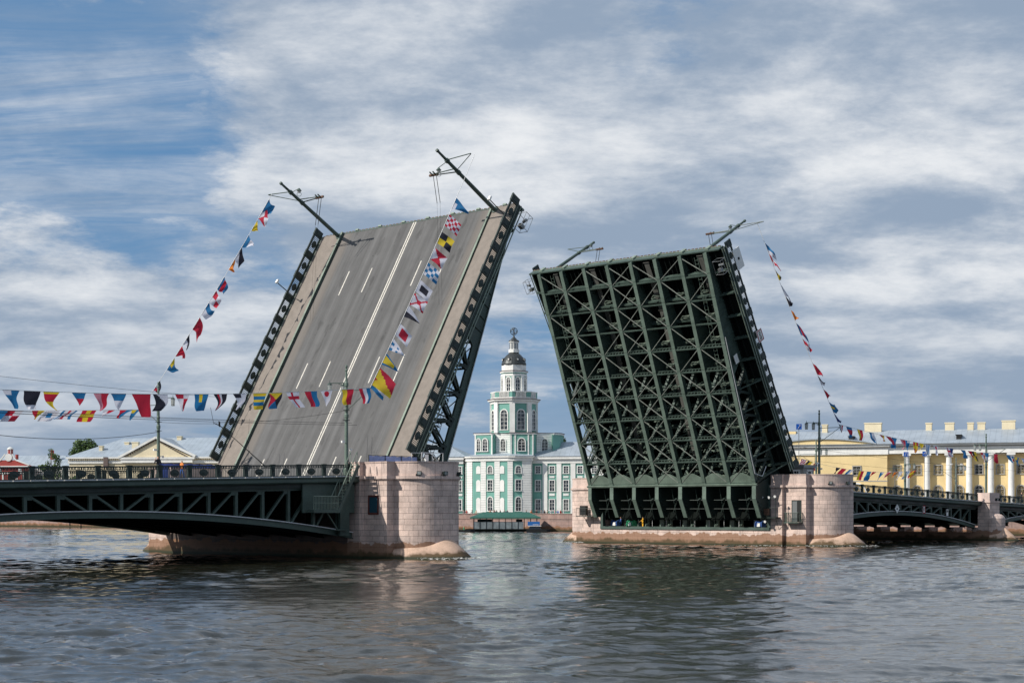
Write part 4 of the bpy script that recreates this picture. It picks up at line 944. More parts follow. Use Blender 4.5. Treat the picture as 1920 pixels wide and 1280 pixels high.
FL = {
 'A': ([0.227, 0.265, 0.3, 0.351, 0.394, 0.428, 0.473, 0.512, 0.558, 0.599, 0.64, 0.683, 0.729, 0.766, 0.806, 0.85, 0.889, 0.942, 0.985],
       ['blue and white burgee', 'black square', 'red pennant edged yellow', 'crumpled blue and red', 'pink and red pennant', 'blue over white pennant', 'large plain red', 'black and white diagonal', 'twisted red and white', 'blue with yellow stripe',
        'black red and white striped', 'white with black hoist', 'blue and yellow barred', 'red black blue and yellow', 'white with red cross', 'red and blue halved', 'white with red disc', 'yellow and red', 'red white and blue striped'], 1.3, 1.12, (2, -26)),
 'B': ([0.658, 0.688, 0.742, 0.777, 0.821, 0.868, 0.918, 0.964, .995], ['plain blue', 'red and white quartered', 'small red and yellow', 'white with blue centre', 'blue white and red striped', 'red with yellow cross', 'white pennant with red tip', 'red and blue pennant', 'blue and yellow triangle'], 1.5, 1.1, (-14, -14)),
 'C': ([0.02, 0.049, 0.123, 0.185, 0.248, 0.326, 0.379, 0.435, 0.509, 0.573, 0.641, 0.717, 0.788], ['red white and blue striped', 'large yellow and red', 'yellow triangle edged blue', 'white and blue squared', 'white with red diamond', 'black and white pennant', 'white with red saltire',
        'white with black square', 'blue and white checkered', 'red and white triangled', 'yellow and black quartered', 'red and white checkered', 'blue and white pennant'], 1.25, 1.3, (25, -19)),
 'G': ([0.118, 0.22, 0.281, 0.336, 0.411, 0.48, 0.534, 0.599, 0.684, 0.733, 0.788, 0.861, 0.918, 0.95], ['black white and red narrow', 'blue and yellow triangle', 'small red', 'white and black', 'red', 'blue and white', 'red and white quartered', 'blue and red', 'orange', 'black and white diagonal', 'blue over white pennant', 'plain yellow', 'red and white triangled', 'plain blue'], 1.5, 1.0, (9, -16)),
 'D': ([0.88, 0.83, 0.763, 0.688, 0.638, 0.571, 0.503, 0.427, 0.301, 0.242, 0.169, 0.096, 0.039], ['blue and white', 'twisted red and white', 'yellow and black', 'white', 'black', 'orange', 'blue and red', 'red and white quartered', 'red', 'white and black', 'small red', 'blue with yellow stripe', 'navy'], 1.5, 1.0, (15, -10)),
 'E': ([0.01, 0.053, 0.11, 0.173, 0.229, 0.265, 0.3, 0.347, 0.377, 0.424, 0.459, 0.497, 0.542, 0.615, 0.641, 0.713, 0.758, 0.785, 0.842, 0.87, 0.931], ['black white and red narrow', 'blue and red', 'yellow and red', 'blue and white', 'small red and yellow', 'red', 'plain blue', 'pink and red pennant', 'blue and white pennant', 'red with yellow cross', 'plain yellow', 'blue and white striped', 'white with red disc',
        'white with red cross', 'navy', 'plain blue', 'small red', 'yellow and black quartered', 'twisted red and white', 'blue over white pennant', 'red'], 1.25, 1.15, (4, -14)),
 'H': ([0.02, 0.052, 0.098, 0.144], ['plain blue', 'crumpled blue and red', 'blue and yellow triangle', 'white and blue squared'], 1.2, 1.0, (4, -13)),
 'I': ([0.028, 0.074, 0.124, 0.279, 0.324, 0.381, 0.46, 0.519, 0.562, 0.627, 0.684, 0.738, 0.782, 0.841, 0.892], ['red and white checkered', 'yellow and black quartered', 'red and white quartered', 'black', 'red', 'blue and white', 'yellow and red', 'plain blue', 'small red', 'blue and white pennant', 'pink and red pennant', 'orange', 'white', 'blue and white striped', 'red with yellow cross'], 1.35, 1.35, (-11, -13))}
ORD = ['first', 'second', 'third', 'fourth', 'fifth', 'sixth', 'seventh', 'eighth', 'ninth', 'tenth', 'eleventh', 'twelfth', 'thirteenth', 'fourteenth', 'fifteenth', 'sixteenth', 'seventeenth', 'eighteenth', 'nineteenth', 'twentieth', 'twenty first']
rf = random.Random(11)
for k, (ts, pats, hoist, fly, dr) in FL.items():
    a, b, s = ROPES[k]; Ln = (Vector(b)-Vector(a)).length; order = list(range(len(ts)))
    steep = k in 'CGD'
    idx = sorted(order, key=lambda i: -ts[i]) if steep else order
    for rank, i in enumerate(idx):
        tt = ts[i]; shape, pf = PT[pats[i]]; hs, fl = hoist, fly
        if shape == 'S': hs, fl = hoist*.9, fly*.72
        if shape == 'Z': hs, fl = hoist*1.25, fly*1.35
        if shape == 'W': hs, fl = hoist*1.5, fly*1.35
        if k == 'C' and shape == 'T': fl *= 1.1
        h0 = rp(k, max(0, tt-hs/2/Ln)); h1 = rp(k, min(1, tt+hs/2/Ln))
        if steep: h0, h1 = h1, h0
        hv = h1-h0; jx, jy = (rf.uniform(-5, 5), rf.uniform(-4, 4)) if shape != 'Z' else (3, 0)
        if k in 'AEH': jx *= 1.2
        fv = (RT*(dr[0]+jx)+Vector((0, 0, 1))*(dr[1]+jy)).normalized()
        fn_ = Vector((FW.x, FW.y, 0)); nu, nv = 14, 12; ph = rf.uniform(0, 6); am = rf.uniform(.09, .24)*(1 if shape != 'Z' else .5); cur = rf.uniform(-.25, .25)
        if k in 'GDEHBI': am *= 1.5; cur *= 1.5
        fold = rf.uniform(.05, .5) if k in 'AEHGD' and shape not in 'ZW' else 0
        vs = []; fs = []; mi = []; keys = sorted(C)
        for iu in range(nu+1):
            u = iu/nu
            for iv in range(nv+1):
                v = iv/nv; vv = v
                if shape in 'TS': vv = .5+(v-.5)*(1-.93*u)
                elif shape == 'Z': vv = .5+(v-.5)*(1-.55*u)
                elif shape == 'W': vv = v*(1-.15*u)+.15*u*(.5)
                elif k in 'AEHGD': vv = .5+(v-.5)*(1-.38*u)
                vv += fold*u*u*math.sin(3*u+ph)
                p = hv*vv+fv*(fl*u)
                p = p+fn_*(am*u*math.sin(5*u+4*v+ph)+cur*u*u)+RT*(.25*am*u*math.sin(7*u+3*v+ph*2))+Vector((0, 0, -.12*u*u*fl))
                vs.append(tuple(p))
        for iu in range(nu):
            for iv in range(nv):
                q = iu*(nv+1)+iv; fs.append((q, q+1, q+nv+2, q+nv+1)); mi.append(keys.index(pf((iu+.5)/nu, (iv+.5)/nv)))
        used_ = sorted(set(mi)); me = bpy.data.meshes.new('signal_flag'); me.from_pydata(vs, [], fs)
        for q in used_: me.materials.append(CM[keys[q]])
        me.polygons.foreach_set('material_index', [used_.index(q) for q in mi]); me.polygons.foreach_set('use_smooth', [True]*len(fs)); me.update()
        o = link(me, 'signal_flag', None, h0)
        tag(o, '%s flag, %s from %s %s' % (pats[i], ORD[rank], 'top' if steep else 'left', WH[k]), 'signal flag', 'signal flags on the lines')

# ------------------------------------------------------------------ facade kit
WM = {}
def window_meshes(w, h, arch, frame, cols=2, rows=3):
    key = (round(w, 2), round(h, 2), arch, frame.name, cols, rows)
    if key in WM: return WM[key]
    fm = MB(); pm = MB(); r = w/2; top = h-(r if arch else 0); ft = .1
    fm.box(-r-.12, -r+ft*.7, -.12, .06, 0, top); fm.box(r-ft*.7, r+.12, -.12, .06, 0, top); fm.box(-r-.2, r+.2, -.18, .06, -.14, .0)
    if arch:
        n = 10
        for i in range(n):
            a, b = PI*i/n, PI*(i+1)/n
            fm.beam((r*math.cos(a), -.03, top+r*math.sin(a)), (r*math.cos(b), -.03, top+r*math.sin(b)), .22, .2, (0, 1, 0))
    else: fm.box(-r-.12, r+.12, -.12, .06, top-ft*.5, top+.12)
    for i in range(1, cols): x = -r+w*i/cols; fm.box(x-.03, x+.03, -.02, .06, 0, top+(r*.9 if arch else 0))
    for j in range(1, rows): z = top*j/rows; fm.box(-r, r, -.02, .06, z-.03, z+.03)
    if arch: fm.box(-r, r, -.02, .06, top-.04, top+.04)
    poly = [(-r+.02, .02), (r-.02, .02), (r-.02, top)]+([(r*.98*math.cos(PI*i/10), top+r*.98*math.sin(PI*i/10)) for i in range(1, 10)] if arch else [])+[(-r+.02, top)]
    pm.prism(poly, .02, .05, 'y')
    WM[key] = (fm.mesh('window_frame', frame), pm.mesh('window_pane', M['glass'])); return WM[key]
def add_window(parent, p, ang, w, h, arch=False, frame=None, cols=2, rows=3):
    f, g = window_meshes(w, h, arch, frame or M['kwhite'], cols, rows)
    o = link(f, 'window', parent, p, ang); link(g, 'pane', o)
def wallpt(p0, p1, s, z, off=0.):   # point on a wall segment, off = distance proud of it
    a = math.atan2(p1[1]-p0[1], p1[0]-p0[0]); n = (math.sin(a), -math.cos(a)); L = math.hypot(p1[0]-p0[0], p1[1]-p0[1])
    return (p0[0]+(p1[0]-p0[0])*s/L+n[0]*off, p0[1]+(p1[1]-p0[1])*s/L+n[1]*off, z), a
def pilaster(m, p0, p1, s, w, z0, z1, d=.12):
    (a, ang) = wallpt(p0, p1, s-w/2, z0, 0); (b, _) = wallpt(p0, p1, s+w/2, z0, 0); n = (math.sin(ang)*d, -math.cos(ang)*d)
    m.prism([(a[0]-n[0]*.2, a[1]-n[1]*.2), (b[0]-n[0]*.2, b[1]-n[1]*.2), (b[0]+n[0], b[1]+n[1]), (a[0]+n[0], a[1]+n[1])], z0, z1)
def oct_(r, rot, n=8): return [(r*math.cos(rot+2*PI*i/n), r*math.sin(rot+2*PI*i/n)) for i in range(n)]
def grow(poly, g):
    cx = sum(p[0] for p in poly)/len(poly); cy = sum(p[1] for p in poly)/len(poly)
    return [(x+(x-cx)/max(.1, math.hypot(x-cx, y-cy))*g, y+(y-cy)/max(.1, math.hypot(x-cx, y-cy))*g) for x, y in poly]
def hip_roof(m, x0, x1, y0, y1, z0, z1, hip=None, ov=.4, mi=0):
    x0 -= ov; x1 += ov; y0 -= ov; y1 += ov; h = (y1-y0)/2 if hip is None else hip; yc = (y0+y1)/2
    m.add([(x0, y0, z0), (x1, y0, z0), (x1, y1, z0), (x0, y1, z0), (x0+h, yc, z1), (x1-h, yc, z1)], [(0, 1, 5, 4), (1, 2, 5), (2, 3, 4, 5), (3, 0, 4), (3, 2, 1, 0)], mi)

# ---- green and white tower building
K = thing('museum_building', 'green and white baroque building with tall round tower and dark dome between the leaves', 'building', (129.75, 120.73, 0), R(-59.5))
G0 = GZ-.4
central = [(-11.1, 14), (-11.1, 2.6), (-10.3, 1.0), (-8.5, -.2), (-.7, -1.9), (.5, -1.9), (4.1, -.6), (4.1, 14)]
m = MB(); m.prism(central, G0, 14.6); m.build('wall', M['kgreen'], K)
m = MB(); m.prism(grow(central, .35), 14.6, 15.35); m.prism(grow(central, .75), 15.35, 15.7); m.prism(grow(central, .2), G0, 3.3); m.build('entablature', M['kwhite'], K)
m = MB(); g_ = grow(central, .85); c0 = [(x*.55, 7+(y-7)*.5, 16.7) for x, y in g_]; n = len(g_)
m.add([(x, y, 15.7) for x, y in g_]+c0, [(i, (i+1) % n, n+(i+1) % n, n+i) for i in range(n)]+[tuple(range(n, 2*n))]); m.build('roof', M['lroof'], K)
segs = list(zip(central[:-1], central[1:]))
for si, s, w in ((2, 1.0, 1.7), (3, 2.35, 1.25), (3, 5.6, 1.25), (4, .6, 1.15), (5, 2.9, 1.9), (1, .9, 1.4), (6, .5, 1.0)): m = MB(); pilaster(m, *segs[si], s, w, G0, 14.6); m.build('rusticated_pilaster', M['krust'], K)
# windows (s along the segment)
for si, s, w, kinds in ((3, 3.98, 1.25, 'w'), (5, 1.15, 1.25, 'w')):
    for z, h, ar in ((4.0, 3.0, True), (8.3, 2.3, False), (12.0, 1.6, True)):
        p, a = wallpt(*segs[si], s, z, .06); add_window(K, p, a, w, h, ar)
for si, s in ((3, 1.15), (3, 6.75)):
    for z, h in ((3.6, 3.2), (8.1, 2.5), (11.9, 1.7)):
        mn = MB(); p, a = wallpt(*segs[si], s, z, .03); n_ = 8; w = .5
        poly = [(-w, 0), (w, 0), (w, h-w)]+[(w*math.cos(PI*i/n_), h-w+w*math.sin(PI*i/n_)) for i in range(1, n_)]+[(-w, h-w)]
        c_, s_ = math.cos(a), math.sin(a)
        vs = [(p[0]+x*c_-y*s_, p[1]+x*s_+y*c_, z+zz_) for y in (-.06, .02) for x, zz_ in poly]; k_ = len(poly)
        mn.add(vs, [tuple(range(k_))]+[(i, (i+1) % k_, k_+(i+1) % k_, k_+i) for i in range(k_)]); mn.build('blind_niche', M['kwhite'], K)
# wings
for (x0, x1, sg) in ((4.1, 34., 1), (-40., -11.1, -1)):
    m = MB(); m.box(x0, x1, 1.2, 13.5, G0, 14.1); m.build('wing_wall', M['kgreen'], K)
    m = MB(); m.box(x0, x1, .95, 13.7, 14.1, 15.0); m.box(x0-.2, x1+.2, .55, 14.0, 15.0, 15.6)
    for k in range(10):
        xx = (6.85+3.03*k) if sg > 0 else (-13.4-2.9*k)
        m.box(xx-.52, xx+.52, 1.02, 1.3, G0, 14.1)
        m.box(xx+1.5-.6, xx+1.5+.6, 1.1, 1.3, 7.2, 7.7); m.box(xx+1.5-.55, xx+1.5+.55, 1.1, 1.3, 11.0, 11.4)
    m.box(x0, x1, 1.0, 1.25, G0, 3.2)
    m.build('wing_trim', M['kwhite'], K)
    m = MB(); hip_roof(m, x0-(.5 if sg > 0 else 0), x1+(.5 if sg < 0 else 0), .8, 13.8, 15.6, 18.9, 6.5); m.build('wing_roof', M['roof'] if sg > 0 else M['lroof'], K)
    for k in range(10 if sg > 0 else 3):
        xx = (5.34+3.03*k) if sg > 0 else (-12.0-2.9*k)
        if x0+.5 < xx < x1-.5:
            for z, h in ((4.1, 2.3), (8.2, 2.3), (12.0, 1.5)): add_window(K, (xx, 1.15, z), 0, 1.15, h)
# tier 2
t2 = [(-8.9, 9), (-8.9, 3.4), (-8.6, 1.4), (-4.4, .2), (-4.0, 1.5), (-.5, .9), (-.35, -.9), (4.55, .2), (4.6, 2.6), (7.9, 4.2), (8.2, 2.9), (9.4, 4.4), (9.4, 9)]
m = MB(); m.prism(t2, 15.9, 20.3); m.build('lower_tier_wall', M['kgreen'], K)
m = MB(); m.prism(grow(t2, .25), 20.3, 20.6); m.build('lower_tier_cornice', M['kwhite'], K)
m = MB(); m.prism(grow(t2, .4), 20.6, 20.72); m.build('lower_tier_roof', M['broof'], K)
seg2 = list(zip(t2[:-1], t2[1:])); m = MB()
pilaster(m, *seg2[4], 1.78, 3.4, 15.9, 20.3, .1); m.build('rusticated_pilaster', M['krust'], K); m = MB(); pilaster(m, *seg2[8], 1.8, 3.4, 15.9, 20.3, .1); m.build('rusticated_pilaster', M['krust'], K)
m = MB()
for si, ss in ((2, (.15, 4.2)), (6, (.2, 1.1, 3.9, 4.85))):
    for s in ss: pilaster(m, *seg2[si], s, .3, 15.9, 20.3, .1)
pilaster(m, *seg2[1], .9, .6, 15.9, 20.3, .1)
m.build('corner_strip', M['kwhite'], K)
for si, s, w in ((2, 1.0, .95), (2, 2.6, 1.3), (4, 1.75, 1.25), (6, 2.45, 1.6), (8, 1.9, 1.4)):
    p, a = wallpt(*seg2[si], s, 16.8, .12); add_window(K, p, a, w, 2.7, True)
# tier 3 drum
def tier(r, rot, z0, z1, winw, winz, winh, pw, trimcol, wallm, cx=-.8, cy=5.2, rows=4, names=('drum_wall', 'drum_pilaster')):
    o8 = [(x+cx, y+cy) for x, y in oct_(r, rot)]
    m = MB(); m.prism(o8, z0, z1); m.build(names[0], wallm, K)
    m = MB()
    for x, y in oct_(r*1.0, rot):
        a = math.atan2(y, x); c_, s_ = math.cos(a), math.sin(a)
        q = [(-.35, -pw/2), (.14, -pw/2), (.14, pw/2), (-.35, pw/2)]
        m.prism([(x+cx+u*c_-v*s_, y+cy+u*s_+v*c_) for u, v in q], z0, z1)
    m.build(names[1], trimcol, K)
    for i in range(8):
        p0, p1 = o8[i], o8[(i+1) % 8]; mx_ = ((p0[0]+p1[0])/2, (p0[1]+p1[1])/2)
        if mx_[1]-cy < r*.45:
            L = math.hypot(p1[0]-p0[0], p1[1]-p0[1]); p, a = wallpt(p0, p1, L/2, winz, .03); add_window(K, p, a, winw, winh, True, rows=rows)
ROT = R(-82)
tier(5.05, ROT, 20.7, 27.3, 1.75, 21.4, 4.3, 1.15, M['kwhite'], M['kgreen'])
def ring(r, z0, z1, m, rot=ROT, cx=-.8, cy=5.2, n=8): m.prism([(x+cx, y+cy) for x, y in oct_(r, rot, n)], z0, z1)
m = MB(); ring(5.25, 27.0, 27.45, m); ring(5.7, 27.6, 27.9, m); ring(5.45, 27.45, 27.6, m); ring(5.1, 28.05, 28.35, m); ring(5.15, 29.45, 29.62, m); m.build('drum_cornice', M['kwhite'], K)
m = MB(); ring(5.85, 27.9, 28.05, m); m.build('drum_roof_edge', M['broof'], K)
o8 = [(x-.8, y+5.2) for x, y in oct_(5.05, ROT)]; mg = MB(); mw = MB()
for i in range(8):
    p0, p1 = o8[i], o8[(i+1) % 8]; L = math.hypot(p1[0]-p0[0], p1[1]-p0[1])
    pilaster(mg, p0, p1, .35, .7, 28.35, 29.45, .03); pilaster(mg, p0, p1, L-.35, .7, 28.35, 29.45, .03)
    s = .9
    while s < L-.8: pilaster(mw, p0, p1, s, .14, 28.35, 29.45, .0+.1); s += .3
mg.build('balustrade_block', M['kgreen'], K); mw.build('baluster', M['kwhite'], K)
tier(2.75, ROT, 28.4, 33.2, 1.05, 29.8, 3.0, .62, M['kwhite'], M['kgreen'], rows=3, names=('upper_wall', 'upper_pilaster'))
m = MB(); ring(2.85, 33.0, 33.5, m); ring(3.05, 33.75, 34.05, m); ring(2.65, 34.2, 35.5, m); m.build('upper_cornice', M['kwhite'], K)
m = MB(); ring(2.8, 33.5, 33.75, m); m.build('upper_frieze', M['kgreen'], K)
m = MB(); ring(3.12, 34.05, 34.2, m); m.build('upper_roof_edge', M['broof'], K)
m = MB(); m.lathe([(2.68, 35.5), (2.72, 35.7), (2.5, 36.4), (2.1, 37.1), (1.55, 37.7), (1.1, 38.05), (1.15, 38.15), (0, 38.2)], (-.8, 5.2), 24)
for i in range(8):
    a = ROT+2*PI*i/8+PI/8; c_ = (math.cos(a), math.sin(a)); m.tube((-.8+1.9*c_[0], 5.2+1.9*c_[1], 36.7), (-.8+2.62*c_[0], 5.2+2.62*c_[1], 36.6), .34, n=10)
m.build('dome', M['dome'], K, smooth=False)
m = MB()
for i in range(8):
    a = ROT+2*PI*i/8+PI/8; c_ = (math.cos(a), math.sin(a)); m.tube((-.8+2.5*c_[0], 5.2+2.5*c_[1], 36.6), (-.8+2.66*c_[0], 5.2+2.66*c_[1], 36.6), .2, n=10)
m.build('dome_oculus', M['kwhite'], K)
m = MB(); ring(1.15, 38.2, 38.9, m); ring(.95, 38.9, 40.4, m); ring(1.15, 40.4, 40.6, m)
m.build('lantern_wall', M['kwhite'], K)
m = MB()
for i in range(8):
    a = ROT+2*PI*i/8+PI/8; c_ = (math.cos(a), math.sin(a)); ax = (-c_[1]*.22, c_[0]*.22); b_ = (-.8+.9*c_[0], 5.2+.9*c_[1])
    m.prism([(b_[0]-ax[0], b_[1]-ax[1]), (b_[0]+ax[0], b_[1]+ax[1]), (b_[0]+ax[0]+c_[0]*.05, b_[1]+ax[1]+c_[1]*.05), (b_[0]-ax[0]+c_[0]*.05, b_[1]-ax[1]+c_[1]*.05)], 39.0, 40.2)
m.build('lantern_window', M['steelgrey'], K)
m = MB(); m.lathe([(1.2, 40.6), (1.1, 40.85), (.7, 41.05), (.45, 41.4), (.25, 41.5), (.12, 42.0), (0, 42.0)], (-.8, 5.2), 14)
ctr = Vector((-.8, 5.2, 43.05-.2))
for nrm in (Vector((0, 1, .2)), Vector((1, .3, .4)), Vector((.2, .3, 1)), Vector((-.6, .5, .8))):
    nrm.normalize(); a_ = nrm.orthogonal().normalized(); b_ = nrm.cross(a_)
    m.path([ctr+.78*(math.cos(t_)*a_+math.sin(t_)*b_) for t_ in spread(0, 2*PI, 17)], .06)
m.tube(ctr-Vector((.2, 0, .95)), ctr+Vector((.15, 0, .8)), .05); m.build('armillary_sphere', M['dome'], K)
# ---- pale grey roofed block with dormer behind the tower building, left
B = thing('rear_building', 'grey roofed building with wooden dormer behind the left part of the tower building', 'building', (122.0, 172.0, 0), R(-59.5))
m = MB(); m.box(-22, 12, 0, 12, G0, 17.6); m.build('wall', M['cream'], B)
m = MB(); hip_roof(m, -22, 12, 0, 12, 17.6, 21.6, 3); m.build('roof', M['roof'], B)
m = MB(); m.box(-2.4, .6, 1.4, 5, 18.4, 21.2); m.build('dormer', M['broof'], B)

# ---- yellow museum with colonnade
Y = thing('museum_building', 'long yellow building with white columns and grey metal roof at right', 'building', (152.6, 66.0, 0), R(-66))
q = 330/285
def Z(z): return 3.94+(z-3.94)*q
m = MB(); m.box(-14, 16.6*q, 0, 20, G0, Z(13.6)); m.box(16.6*q, 62*q, 1.6, 20, G0, Z(13.6)); m.build('wall', M['yellow'], Y)
m = MB(); m.box(-14.3, 16.6*q+.2, -.3, 20, Z(13.6), Z(14.7)); m.box(-14.6, 16.6*q+.5, -.8, 20.4, Z(14.9), Z(15.35))
m.box(16.6*q+.2, 62*q, -.1, 20, Z(13.7), Z(14.8)); m.box(16.6*q+.5, 62*q, -.6, 20, Z(15.0), Z(15.35)); m.build('cornice', M['kwhite'], Y)
m = MB(); m.box(-14.3, 16.6*q+.2, -.15, 20, Z(14.7), Z(14.9)); m.box(16.6*q+.2, 62*q, .05, 20, Z(14.8), Z(15.0)); m.box(-14.05, 16.6*q+.06, -.06, 20, Z(9.0), Z(9.15)); m.build('frieze', M['conc'], Y)
m = MB(); hip_roof(m, -14, 62*q, -.3, 20, Z(15.35), Z(18.1), 10, .9); m.build('roof', M['roof'], Y)
poly = [(1.2*q-4.0, Z(15.35))]+[(1.2*q+(-3.2+t_*17.5)*q, Z(15.38)+1.0*math.sin(PI*t_)**.8) for t_ in spread(.02, .98, 16)]
m = MB(); m.prism([(x-1.2, z) for x, z in poly]+[(15.9*q-1.2, Z(15.35))], -.9, 4.5, 'y'); m.build('gable', M['yellow'], Y)
m = MB(); tp_ = [(x-1.2, z) for x, z in poly]+[(15.9*q-1.2, Z(15.35))]
for a_, b_ in zip(tp_[:-1], tp_[1:]): m.beam((a_[0], 1.6, a_[1]+.12), (b_[0], 1.6, b_[1]+.12), 5.6, .22)
m.build('gable_roof', M['roof'], Y)
for k, X in enumerate([19.83, 23.18, 26.76, 30.06, 33.59, 36.84, 40.2, 43.5, 46.9]):
    X = (X+.5)*q if False else X*q
    m = MB(); m.lathe([(.72, G0), (.72, 3.2), (.62, 3.6), (.6, 8), (.53, Z(13.0)), (.6, Z(13.05)), (.72, Z(13.35))], (X, .75), 18); m.box(X-.8, X+.8, -.05, 1.5, Z(13.35), Z(13.7)); m.build('column', M['kwhite'], Y, smooth=False)
for X in [18.14, 21.5, 24.93, 28.42, 31.62, 35.05, 38.37, 41.8, 45.2]:
    add_window(Y, (X*q, 1.58, Z(11.35)-1.15*q), 0, 1.25*q, 1.5*q, False, M['conc']); add_window(Y, (X*q, 1.58, 3.4), 0, 1.35*q, Z(8.3)-3.4, True, M['conc'], rows=4)
for X in (2.6, 11.5): add_window(Y, (X*q, -.02, Z(11.25)-1.15*q), 0, 1.35*q, 1.5*q, False, M['conc'])
add_window(Y, (11.3*q, -.02, 3.2), 0, 1.6*q, Z(8.2)-3.2, True, M['conc'], rows=4)
m = MB()
for i in range(12):
    a, b = PI*i/12, PI*(i+1)/12; c = (11.3*q, Z(6.9)); m.beam((c[0]+2.1*math.cos(a), -.04, c[1]+2.1*math.sin(a)), (c[0]+2.1*math.cos(b), -.04, c[1]+2.1*math.sin(b)), .3, .28, (0, 1, 0))
m.build('arch_moulding', M['kwhite'], Y)
for X, w, h, yy, m_ in ((13.4, 2.9, 1.55, 9.5, 'cream'), (22.9, 1.0, 1.4, 10, 'cream'), (26.4, 1.5, 1.4, 10, 'cream'), (29.9, 1.0, 1.35, 10, 'cream'), (31.7, 1.25, 1.35, 10, 'cream'), (36.2, 2.2, 1.6, 10, 'cream'), (5.0, .9, 1.4, 9.5, 'cream')):
    m = MB(); m.box(X*q-w*q/2, X*q+w*q/2, yy-.8, yy+.8, Z(17.7), Z(17.9+h-.2)); m.box(X*q-w*q/2-.1, X*q+w*q/2+.1, yy-.9, yy+.9, Z(17.9+h-.2), Z(17.9+h)); m.build('chimney', M['cream'], Y)
for X in (10.3, 28.3):
    m = MB(); m.box(X*q-.45, X*q+.45, 1.7, 4.5, Z(15.9), Z(16.75)); m.box(X*q-.6, X*q+.6, 1.6, 4.6, Z(16.75), Z(16.9)); m.build('dormer', M['black'], Y)
m = MB(); m.box(-4.4, .0, 8, 11, 14, Z(18.1)); m.build('tower_block', M['yellow'], Y)

# ---- cream building with pediment, left
B = thing('pediment_building', 'cream classical building with triangular pediment behind the left railing', 'building', (120.39, 234.63, 0), R(-55))
m = MB(); m.box(-24.3, 40, 0, 24, G0, 16.2); m.build('wall', M['cream'], B)
m = MB(); m.box(-24.6, -9.5, -.3, 24, 16.2, 17.0); m.box(-24.9, -9.5, -.8, 24.2, 17.4, 17.8); m.box(8.5, 40, -.3, 24, 16.2, 17.0); m.box(8.5, 40, -.8, 24.2, 17.4, 17.8); m.box(-10, 9, -1.3, 6, 16.3, 17.2); m.build('cornice', M['kwhite'], B)
m = MB(); m.box(-24.5, 40, -.2, 24, 17.0, 17.4)
for k in range(120): m.box(-24+.5*k, -23.8+.5*k, -.65, -.2, 17.05, 17.4)
m.build('dentil_band', M['cream'], B)
m = MB(); m.add([(-9.6, -1, 17.75), (8.8, -1, 17.75), (-.6, -1, 22.1), (-9.6, 8, 17.75), (8.8, 8, 17.75), (-.6, 8, 22.1)], [(0, 1, 2), (3, 5, 4), (0, 2, 5, 3), (1, 4, 5, 2)]); m.build('pediment', M['cream'], B)
m = MB()
for a, b in (((-10.6, 17.6), (-.6, 22.75)), ((9.8, 17.9), (-.6, 22.75))): m.beam((a[0], -1.1, a[1]), (b[0], -1.1, b[1]), .5, 1.2, (0, 0, 1)) if False else m.beam((a[0], -.9, a[1]), (b[0], -.9, b[1]), 1.4, .55, (0, 0, 1))
m.box(-10.4, 9.6, -1.5, -.2, 17.2, 17.7); m.build('pediment_moulding', M['kwhite'], B)
m = MB()
for k in range(15):
    t_ = (k+.5)/15
    for a in (-9.6, 8.4): m.box(a+(-.6-a)*t_-.14, a+(-.6-a)*t_+.14, -1.35, -1.0, 17.35+4.8*t_-.1, 17.35+4.8*t_+.15)
m.build('dentil', M['broof'], B)
m = MB(); hip_roof(m, -24.3, 40, 0, 24, 17.8, 23.2, 11, .8)
m.add([(-10.6, -1.5, 17.75), (9.8, -1.5, 17.75), (-.6, -1.5, 22.9), (-.6, 12, 22.9), (-10.6, 12, 17.75), (9.8, 12, 17.75)], [(0, 2, 3, 4), (1, 5, 3, 2)]); m.build('roof', M['lroof'], B)
for X, Y_, z0, z1, w in ((-17.2, 4, 18.5, 20.9, .9), (-11.7, 8, 19, 22.0, 1.2), (-8.5, 5.5, 19, 21.9, 1.7), (-6.6, 10, 20, 22.2, 1.1), (1.5, 11, 22, 23.6, 1.2), (31.0, 10, 20, 24.6, 1.3), (34.5, 10, 20, 24.5, 1.0)):
    m = MB(); m.box(X-w/2, X+w/2, Y_-.6, Y_+.6, z0, z1-.2); m.box(X-w/2-.1, X+w/2+.1, Y_-.7, Y_+.7, z1-.2, z1); m.build('chimney', M['cream'], B)
m = MB()
for X in (-14.2, 19.5): m = MB(); m.box(X-.6, X+.6, -.9, -.3, 15, 17.8); m.build('downpipe', M['broof'], B)
# ---- red and white building, far left
B = thing('red_building', 'small red and white building with ornate gable and red chimney at the far left', 'building', (100.81, 270.84, -1.9), R(-55))
m = MB(); m.box(-8, 3.4, 0, 14, 12.5, 17.3); m.build('wall', M['redst'], B); m = MB(); m.box(-8, 3.4, 0, 14, G0, 12.5); m.build('lower_wall', M['conc'], B)
m = MB(); m.box(-8.2, 3.7, -.3, .2, 17.1, 17.7); m.box(-8.2, 3.6, -.2, 0, 15.6, 15.9)
for X in (-7.2, -5.4, -3.6, -1.7, .2, 2.0, 3.2): m.box(X-.22, X+.22, -.15, .02, 12, 15.6)
for X in (-6.3, -4.5, 1.1): m.box(X-.45, X+.45, -.12, .02, 15.95, 17.0)
m.build('trim', M['kwhite'], B)
m = MB(); m.add([(-8, -.1, 17.7), (3.6, -.1, 17.7), (-.3, -.1, 19.2), (-3.8, -.1, 19.2), (-8, 2, 17.7), (3.6, 2, 17.7), (-.3, 2, 19.2), (-3.8, 2, 19.2)], [(0, 1, 2, 3), (4, 7, 6, 5), (0, 3, 7, 4), (1, 5, 6, 2)])
m.tube((-2.0, 1, 20.6), (-2.0, 1, 22.0), .75, n=12); m.tube((-.2, 1, 19.4), (-.2, 1, 20.7), .42, n=10); m.build('gable', M['redst'], B)
